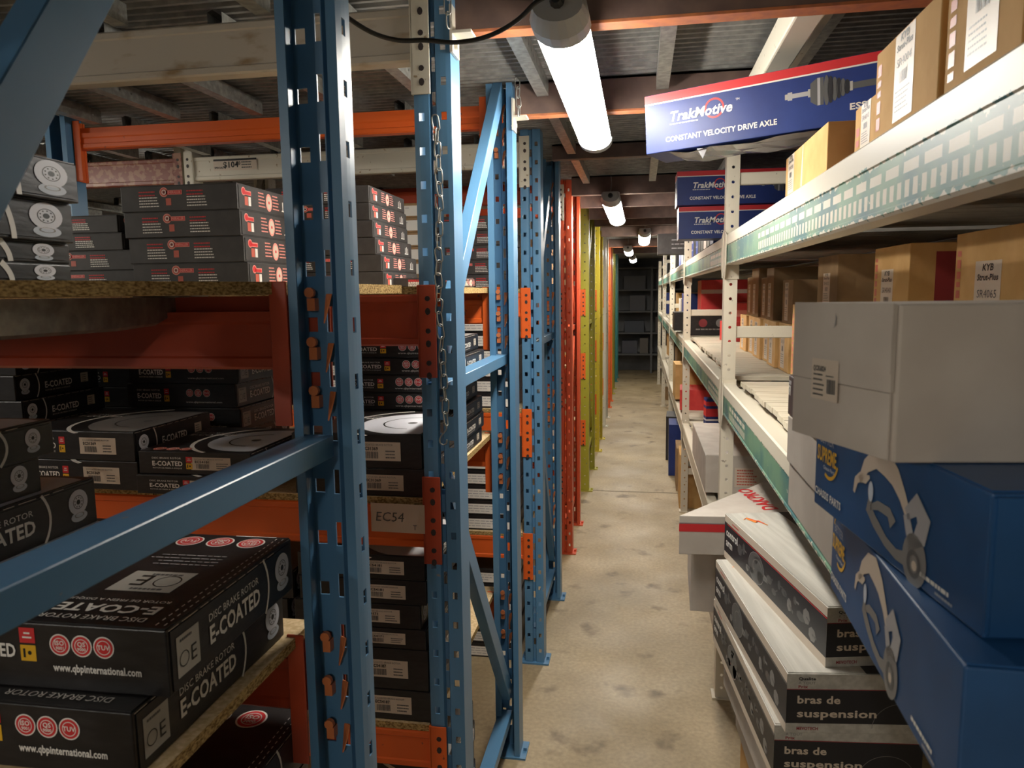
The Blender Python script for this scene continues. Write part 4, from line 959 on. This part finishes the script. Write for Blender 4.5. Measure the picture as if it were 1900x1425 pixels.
def A_caF(W, H):
    A = Art().rect(0, H * .17, W, H * .57, 'n', 0).rect(0, H * .735, W, H * .012, 'z', 1)
    A.text('bras de', .020, H * .51, .0150, 'l', True, .080).text('suspension', .020, H * .28, .0150, 'l', True, .148)
    A.text('Qualite', .021, H * .90, .0055, 'n', True, .032).text('A TOUT', .021, H * .83, .0055, 'm', False, .032).text('Prix', .021, H * .765, .0055, 'z', True, .018)
    A.text('MEVOTECH', .020, H * .06, .0060, 'z', True, .040)
    A.ring(.215, H * .10, .055, .001, 'm', 1, a0=0, a1=PI, ry=H * .42)
    return A
def A_caT(W, D):
    A = Art().rect(W * .52, .0, W * .48, D, 'n', 0).rect(.004, .004, .010, D - .008, 's', 0)
    A.strip([(.030, D - .06), (.040, D - .045), (.055, D - .085), (.062, D - .07), (.074, D - .11)], [.004, .010, .012, .008, .003], 'o', 1).strip([(.045, D - .05), (.06, D - .075), (.07, D - .095)], .004, 'r', 2)
    A.ring(W * .75, D * .62, .02, .002, 'g', 1, a0=2.5, a1=5); return A
W_, D_, H_ = .28, .60, .1195
spec = [(.247, 1.985, .06), (.200, 1.99, .02), (.2085, 2.005, .098 - .0), (.208, 1.985, .122), (.231, 2.002, .21)]
names = ['lowest', 'second', 'third', 'fourth', 'top']
z = .38
for i, (xx, yy, rz) in enumerate(((.272, 2.0, .05), (.236, 1.995, .09), (.207, 2.008, .097), (.207, 1.98, .122), (.231, 2.003, .208))):
    if i < 2:
        x, y = place(xx, yy, rz, W_, D_ - .04)
        carton('control_arm_box', ['white box under the control arm boxes, partly hidden at the bottom edge', 'white-sided box directly under the printed control arm boxes'][i], x, y, .3975 + i * .121, W_, D_ - .04, .118, WHITEC, [], rz, lid=False)
    else:
        x, y = place(xx, yy, rz, W_, D_)
        carton('control_arm_box', ['lowest printed control arm box, lettered bras de suspension, at the bottom edge', 'middle control arm box with bras de suspension on its end', 'top control arm box turned askew, brushed silver lid and orange logo'][i - 2],
               x, y, .3975 + i * .121, W_, D_, H_, GREYC, [('L', A_caL(D_, H_, i == 4), 'caL%d' % (i == 4)), ('F', A_caF(W_, H_), 'caF'), ('T', A_caT(W_, D_), 'caT')], rz, flap=False)
for i in range(3):
    x, y = place(.285, 1.99, .04, .27, .50)
    carton('parts_carton', 'brown carton on the floor under the control arm stack, ' + ORD[i], x, y, .001 + i * .1318, .27, .5, .130, KRAFT, [], .04, lid=False)

# red-banded white box lying across, tapering towards the rack
P = [(.127, 2.31), (.56, 2.335), (.74, 2.80), (.472, 2.80)]
o, c = prism('parts_carton', 'white box with a red band and DAKPRO lettering lying askew behind the control arm boxes', P, .772, .898, WHITEC)
A = Art().rect(0, .075, .43, .028, 'r', 1).rect(0, .10, .43, .004, 'g', 1); onface(o, c, P[0], P[1], A, 'dakF')
A = Art().text('DAKPRO', 0, 0, .050, 'r', True, .25, rot=1.8, it=-.1); obj('lettering', art_mesh(A, 'dakT'), o, (.445 - c.x, 2.42 - c.y, .126), (-PI / 2, 0, 0))
for i in range(2):
    carton('parts_carton', 'off-white carton low under the DAKPRO box, ' + ['on the floor', 'second up'][i], .56, 2.56, .001 + i * .277, .36, .36, .276, WHITEC, [], 0, lid=False)
x, y = place(.185, 2.76, -.04, .42, .38)
carton('parts_carton', 'white carton directly under the DAKPRO box, its edge towards the aisle', x, y, .5565, .42, .38, .2145, WHITEC, [], -.04, lid=False)
# white boxes in the next bay
x, y = place(.302, 4.27, .0, .36, .85)
A = Art().rect(.13, .03, .11, .09, 'l', 1).lines(.14, .105, .09, 6, .013, .006, 'e', 3)
carton('parts_carton', 'long white box with a tan sticker on the cream low beam, beyond the DAKPRO box', x, y, .6752, .36, .85, .175, WHITEC, [('F', A, 'longF')], 0, flap=False)
x, y = place(.303, 4.2, .0, .3, .9)
for i in range(2): carton('parts_carton', ['off-white box on the floor under the low cream beam', 'off-white box second from the floor under the low cream beam'][i], x + .05, y, .001 + i * .262, .3, .9, .26, WHITEC, [], 0, flap=False, lid=False)

# ---- strut boxes
def A_kyb(H, W, num, marks=True, u0=.06, lw=.065, lh=None, seed=1):
    A = Art(); lh = lh or H * .8; v = (.012 if H < .31 else H - lh - .055) if H > .2 else H * .06
    A.rect(u0, v, lw, lh, 'l', 1)
    A.text('KYB', u0 + lw * .5, v + lh * .90, lh * .045 + .004, 'k', True, lw * .42, 'c', it=.2).text('Strut-Plus', u0 + lw * .5, v + lh * .80, lh * .04 + .004, 'k', True, lw * .8, 'c', it=.15)
    A.text(num, u0 + lw * .5, v + lh * .62, lh * .06 + .004, 'd', False, lw * .74, 'c').bars(u0 + lw * .3, v + lh * .42, lw * .4, lh * .13, 'd', seed, 10).lines(u0 + lw * .1, v + lh * .33, lw * .75, 5, lh * .055, lh * .018, 'd', seed)
    if marks:
        r = random.Random(seed); q = .012
        while q < H - .03:
            s = r.uniform(.008, .018); A.rect(.010, q, .017, s, 'e', 1); q += s + .006
    return A
def kyb(label, x0, y0, y1, z, h, num, w=.5, mat=KRAFT, marks=True, u0=.06, lw=.065, rz=0., extra=(), lh=None, seed=1):
    d = y1 - y0
    return carton('strut_box', label, x0 + w / 2, (y0 + y1) / 2, z, w, d, h, mat, [('L', A_kyb(h, d, num, marks, u0, lw, lh, seed), 'kyb' + num + label[-6:])] + list(extra), rz, flap=False, lid=False)
UD = 1.8198; MD = 1.2758
kyb('brown strut box lettered SR4003, tallest at the upper right', .345, .785, .965, UD, .30, 'SR4003', u0=.055, lw=.075, lh=.125)
kyb('brown strut box at the top right corner edge', .345, .56, .775, UD, .28, 'SR4001', u0=.05, lw=.075, lh=.12, seed=4)
kyb('brown strut box lettered SR4004 behind the green-striped beam', .345, .985, 1.228, UD, .125, 'SR4004', u0=.085, lw=.075, lh=.115, seed=2)
kyb('small brown strut box lettered SR4010 beyond the SR4004 box', .352, 1.238, 1.358, UD, .075, 'SR4010', u0=.035, lw=.05, lh=.07, w=.4, seed=3)
o = kyb('brown box with peeling taped labels under the leaning axle box', .348, 1.53, 1.94, UD, .095, 'SR4098', u0=.03, lw=.07, lh=.088, w=.30, marks=False, seed=5)
A = Art().rect(0, .003, .05, .088, 'l', 1).strip([(.02, .08), (.028, .06), (.02, .05)], .006, 'd', 2); obj('loose_label', art_mesh(A, 'loose'), o, (-.152, .02, .002), (0, .06, -PI / 2 + .35))
kyb('maroon-sided box on the upper deck between the strut boxes', .40, 1.38, 1.50, UD, .11, 'SR4011', mat=mottled('maroon_cardboard', (.15, .03, .03), (.2, .045, .04), 14, .6), marks=False, w=.3)
kyb('tall brown strut box lettered SR4065 behind the large white carton', .60, 1.27, 1.57, MD, .425, 'SR4065', w=.35, u0=.09, lw=.10, lh=.17, seed=6)
A = Art().rect(.055, .0, .24, .405, 'z', 0)
kyb('brown strut box lettered SR4040 with a dark red side', .60, 1.82, 2.075, MD, .425, 'SR4040', w=.32, u0=.06, lw=.09, lh=.15, extra=[('F', A, 'kyF40')], seed=7)
kyb('plain brown strut box left of the dark red one, half hidden', .60, 2.44, 2.70, MD, .43, 'SR4032', w=.3, marks=False, u0=.08, lw=.09, lh=.10, mat=KRAFT_D, seed=8)
kyb('narrow light brown box on the plank deck beside the large white carton', .50, 2.38, 2.59, MD, .275, 'SR4077', w=.09, u0=.05, lw=.08, lh=.23, seed=9)
ys = [2.98, 3.20, 3.40, 3.60, 3.82, 4.06, 4.3]
for i in range(6):
    kyb('brown strut box in the row on the white planks of the second bay, %s' % ['nearest', 'second', 'third', 'fourth', 'fifth', 'sixth'][i], .565 - .012 * (i % 2), ys[i], ys[i + 1] - .006, MD, .19, 'SR41%d' % (10 + i), w=.3, u0=.05, lw=.08, lh=.16, marks=False, seed=i)
    if i != 1: kyb('brown strut box in the upper row of the second bay, %s' % ['nearest', 'second', 'third', 'fourth', 'fifth', 'sixth'][i], .575 + .01 * (i % 2), ys[i] + .004, ys[i + 1] - .01, MD + .191, (.17, .2, .23, .19, .24, .2)[i], 'SR42%d' % (10 + i), w=.28, u0=.05, lw=.07, lh=.15, marks=False, mat=KRAFT_D, seed=i + 9)
# ---- drive axle boxes
def A_axle(W, H):
    A = Art().rect(0, H * .86, W, H * .14, 'r', 0).rect(0, H * .835, W, H * .025, 'w', 1)
    A.text('TrakMotive', .062, H * .50, .023, 'w', True, .155, it=.22).ring(.175, H * .60, .024, .0045, 'r', 2).text('TM', .226, H * .66, .005, 'w', False).lines(.064, H * .44, .09, 1, .01, .003, 'w', 4)
    A.text('CONSTANT VELOCITY DRIVE AXLE', .052, H * .16, .0125, 'w', True, .268).text('ESSIEU', .475, H * .20, .0135, 'w', True, .07)
    v = H * .56
    A.rect(0.338, v - .006, .006, .012, 's', 1).rect(0.344, v - .009, .010, .018, 'g', 2).rect(0.354, v - .005, .034, .010, 'g', 1).rect(0.388, v - .009, .005, .018, 's', 2)
    A.poly([(0.393, v - .020), (0.393, v + .020), (0.407, v + .030), (0.421, v + .030), (0.421, v - .030), (0.407, v - .030)], [(0, 5, 4, 3, 2, 1)], 'd', 1).rect(0.408, v - .030, .006, .060, 'g', 2)
    for i in range(6): hh = .033 - .0035 * i; A.disc(0.427 + i * .0085, v, .0062, 'n' if i % 2 else 'd', 2, ry=hh)
    A.rect(0.475, v - .010, .006, .020, 's', 2).rect(0.481, v - .007, W - .50, .014, 'd', 1)
    return A
def A_axleend(W, H): return Art().rect(0, H * .8, W, H * .2, 'r', 0).rect(0, H * .78, W, H * .02, 'w', 1).text('Trak', W * .15, H * .45, .022, 'w', True, W * .6, it=.2).text('DRIVE AXLE', W * .1, H * .2, .008, 'w', True, W * .7)
def axle(label, xl, yn, z, rz=0., w=.62, h=.142, d=.15, mat=NAVYC):
    x, y = place(xl, yn, rz, w, d, 'nl')
    o = carton('drive_axle_box', label, x, y, z, w, d, h, mat, [('F', A_axle(w, h), 'ax%.2f%.3f' % (w, h)), ('L', A_axleend(d, h), 'axe%.3f' % h)], rz, flap=False)
    return o
carton('parts_carton', 'plain brown box hidden under the inner end of the leaning axle box', .80, 1.78, UD, .24, .24, .150, KRAFT_D, [], 0, lid=False)
o = axle('big blue TrakMotive drive axle box with a red top band, jutting over the aisle', .012, 1.972, 1.945, -.36, w=.66)
o.rotation_euler = (0, -.042, -.36); o.location.z += .0145
m = MB(); n = 10
V = []
for i in range(n + 1):
    for j in range(4): V.append((-.27 + i * .052, -.078 + j * .052, -.0018 - (.006 + .004 * math.sin(i * 2.1 + j * 1.7)) * (1 if 0 < i < n else .2) * (.4 if i > 5 else 1)))
m.add(V, [(i * 4 + j, i * 4 + j + 1, i * 4 + j + 5, i * 4 + j + 4) for i in range(n) for j in range(3)])
m.add([(-.20, -.074, -.004), (-.175, -.072, -.006), (-.186, -.074, -.030)], [(0, 1, 2)])
m.build('stretch_wrap', PLASTIC, o)
axle('blue drive axle box crossing behind the nearest white post, lower of the pair', .160, 3.30, UD, .0, h=.135)
axle('blue drive axle box crossing behind the nearest white post, upper of the pair', .150, 3.27, UD + .1385, .01, h=.140)
for i in range(8):
    mt = [NAVYC, BLACKC, WHITEC, BLACKC, BLACKC, NAVYC, BLACKC, NAVYC][i]; y0 = 3.62 + i * .19
    carton('drive_axle_box', 'axle box lying end-on to the aisle on the upper deck of the second bay, %s' % ['nearest', 'second', 'third', 'fourth', 'fifth', 'sixth', 'seventh', 'eighth'][i], .335 + .3, y0 + .09, UD, .6, .165, (.20, .19, .21, .19, .2, .18, .2, .19)[i], mt,
           [('L', A_axleend(.165, .19), 'axee')] if mt is NAVYC else [], 0, flap=False, lid=False)
carton('parts_carton', 'flat dark box jutting from the upper deck of the third bay', .40, 5.75, UD + .05, .55, .18, .15, BLACKR, [('F', Art().lines(.1, .1, .3, 3, .03, .006, 'g'), 'flt')], 0, flap=False)
carton('parts_carton', 'low box carrying the flat dark box on the upper deck of the third bay', .50, 5.75, UD, .3, .17, .0485, KRAFT_D, [], 0, lid=False)
for i, (y, mt, h) in enumerate(((6.1, NAVYC, .2), (6.5, BLACKC, .17), (6.9, WHITEC, .2), (7.3, NAVYC, .18), (8.3, BLACKR, .2), (8.9, KRAFT, .2), (9.5, NAVYC, .2), (10.9, BLACKC, .2), (11.7, KRAFT_D, .2))):
    carton('parts_carton', 'box on the upper deck of the far right rack, %s from the viewpoint' % ['nearest', 'second', 'third', 'fourth', 'fifth', 'sixth', 'seventh', 'eighth', 'furthest'][i], .62, y, UD, .5, .3, h, mt, [], 0, lid=False)
# waist level beyond the strut boxes
carton('parts_carton', 'lower bright red box on the plank deck beyond the nearest white post', .66, 4.95, MD, .26, .22, .125, REDC, [('F', Art().rect(.03, .03, .1, .05, 'p', 1), 'rd1')], .1, flap=False)
carton('parts_carton', 'upper bright red box on the plank deck beyond the nearest white post', .69, 4.96, MD + .1275, .22, .20, .115, REDC, [('F', Art().rect(.03, .03, .1, .04, 'p', 1), 'rd2')], -.1, flap=False)
carton('parts_carton', 'off-white box behind the two bright red boxes', .90, 5.12, MD, .2, .22, .24, WHITEC, [], 0, lid=False)
carton('parts_carton', 'black printed box on the waist deck beside the red boxes', .53, 5.62, MD, .36, .2, .17, BLACKC, [('F', Art().disc(.1, .09, .03, 'z', 1).disc(.22, .09, .03, 'm', 1).lines(.05, .04, .25, 1, .01, .01, 'm'), 'bkp')], 0, flap=False)
carton('parts_carton', 'wide dark red box high at the back of the third bay', .80, 5.9, MD, .7, .35, .40, REDC, [('F', Art().rect(0, .3, .7, .03, 'l', 1).rect(0, .1, .7, .08, 'n', 1), 'wrd')], 0, flap=False)
for i, (y, mt, h, x) in enumerate(((6.35, BLACKC, .15, .50), (6.8, NAVYC, .3, .6), (7.3, WHITEC, .25, .6), (8.4, KRAFT, .3, .62), (9.0, BLACKR, .3, .6), (9.7, KRAFT_D, .3, .6), (11., NAVYC, .3, .6), (12., KRAFT, .3, .6))):
    carton('parts_carton', 'box on the waist deck of the far right bays, %s in line' % ['first', 'second', 'third', 'fourth', 'fifth', 'sixth', 'seventh', 'last'][i], x, y, MD, .45, .32, h, mt, [], 0, lid=False)
# low level and floor
for i, (x, y, h, rz, lb) in enumerate(((.44, 4.62, .27, .1, 'left one of two slim upright blue and red packs under the waist beam'), (.54, 4.50, .23, -.15, 'right one of two slim upright blue and red packs under the waist beam'))):
    A = Art().rect(0, h * .6, .085, h * .18, 'r', 1).rect(0, h * .5, .085, h * .04, 'w', 1).rect(0, h * .84, .085, h * .1, 'r', 1).lines(.01, h * .3, .06, 2, .02, .006, 'w')
    carton('parts_pack', lb, x, y, .6752, .085, .085, h, NAVYC, [('F', A, 'pk%d' % i), ('L', A, 'pk%d' % i)], rz, flap=False, cat='pack')
carton('parts_carton', 'low red and white box behind the slim upright packs', .62, 4.86, .6752, .4, .2, .10, REDC, [('F', Art().rect(0, .0, .4, .03, 'w', 1), 'lrw')], 0, flap=False)
for i, (x, y, mt, z, h) in enumerate(((.52, 6.0, REDC, .6752, .16), (.5, 6.6, KRAFT, .6752, .3), (.55, 7.2, NAVYC, .6752, .2), (.6, 8.4, KRAFT_D, .6752, .3), (.6, 9.4, BLACKC, .6752, .3), (.6, 11.0, KRAFT, .6752, .3),
                                      (.50, 5.62, KRAFT, .001, .40), (.50, 6.1, KRAFT_D, .001, .35), (.46, 6.6, NAVYC, .001, .45), (.46, 7.2, BLACKR, .001, .42), (.58, 8.4, KRAFT, .001, .4), (.58, 9.4, WHITEC, .001, .4), (.58, 11.2, KRAFT_D, .001, .4))):
    carton('parts_carton', ('red box on the low deck of the third bay|tall kraft box on the low deck of the third bay|navy box on the low deck of the third bay|brown box on the low deck of the fourth bay|black box on the low deck of the fourth bay|kraft box on the low deck of the last bay|'
           'kraft box on the floor just behind the second white post|brown box on the floor in the third bay|navy box on the floor bulging towards the aisle|charcoal box on the floor at the end of the third bay|kraft box on the floor of the fourth bay|white box on the floor of the fourth bay|brown box on the floor of the last bay').split('|')[i],
           x, y, z, .4, .34, h, mt, [], R.uniform(-.06, .06), lid=False)
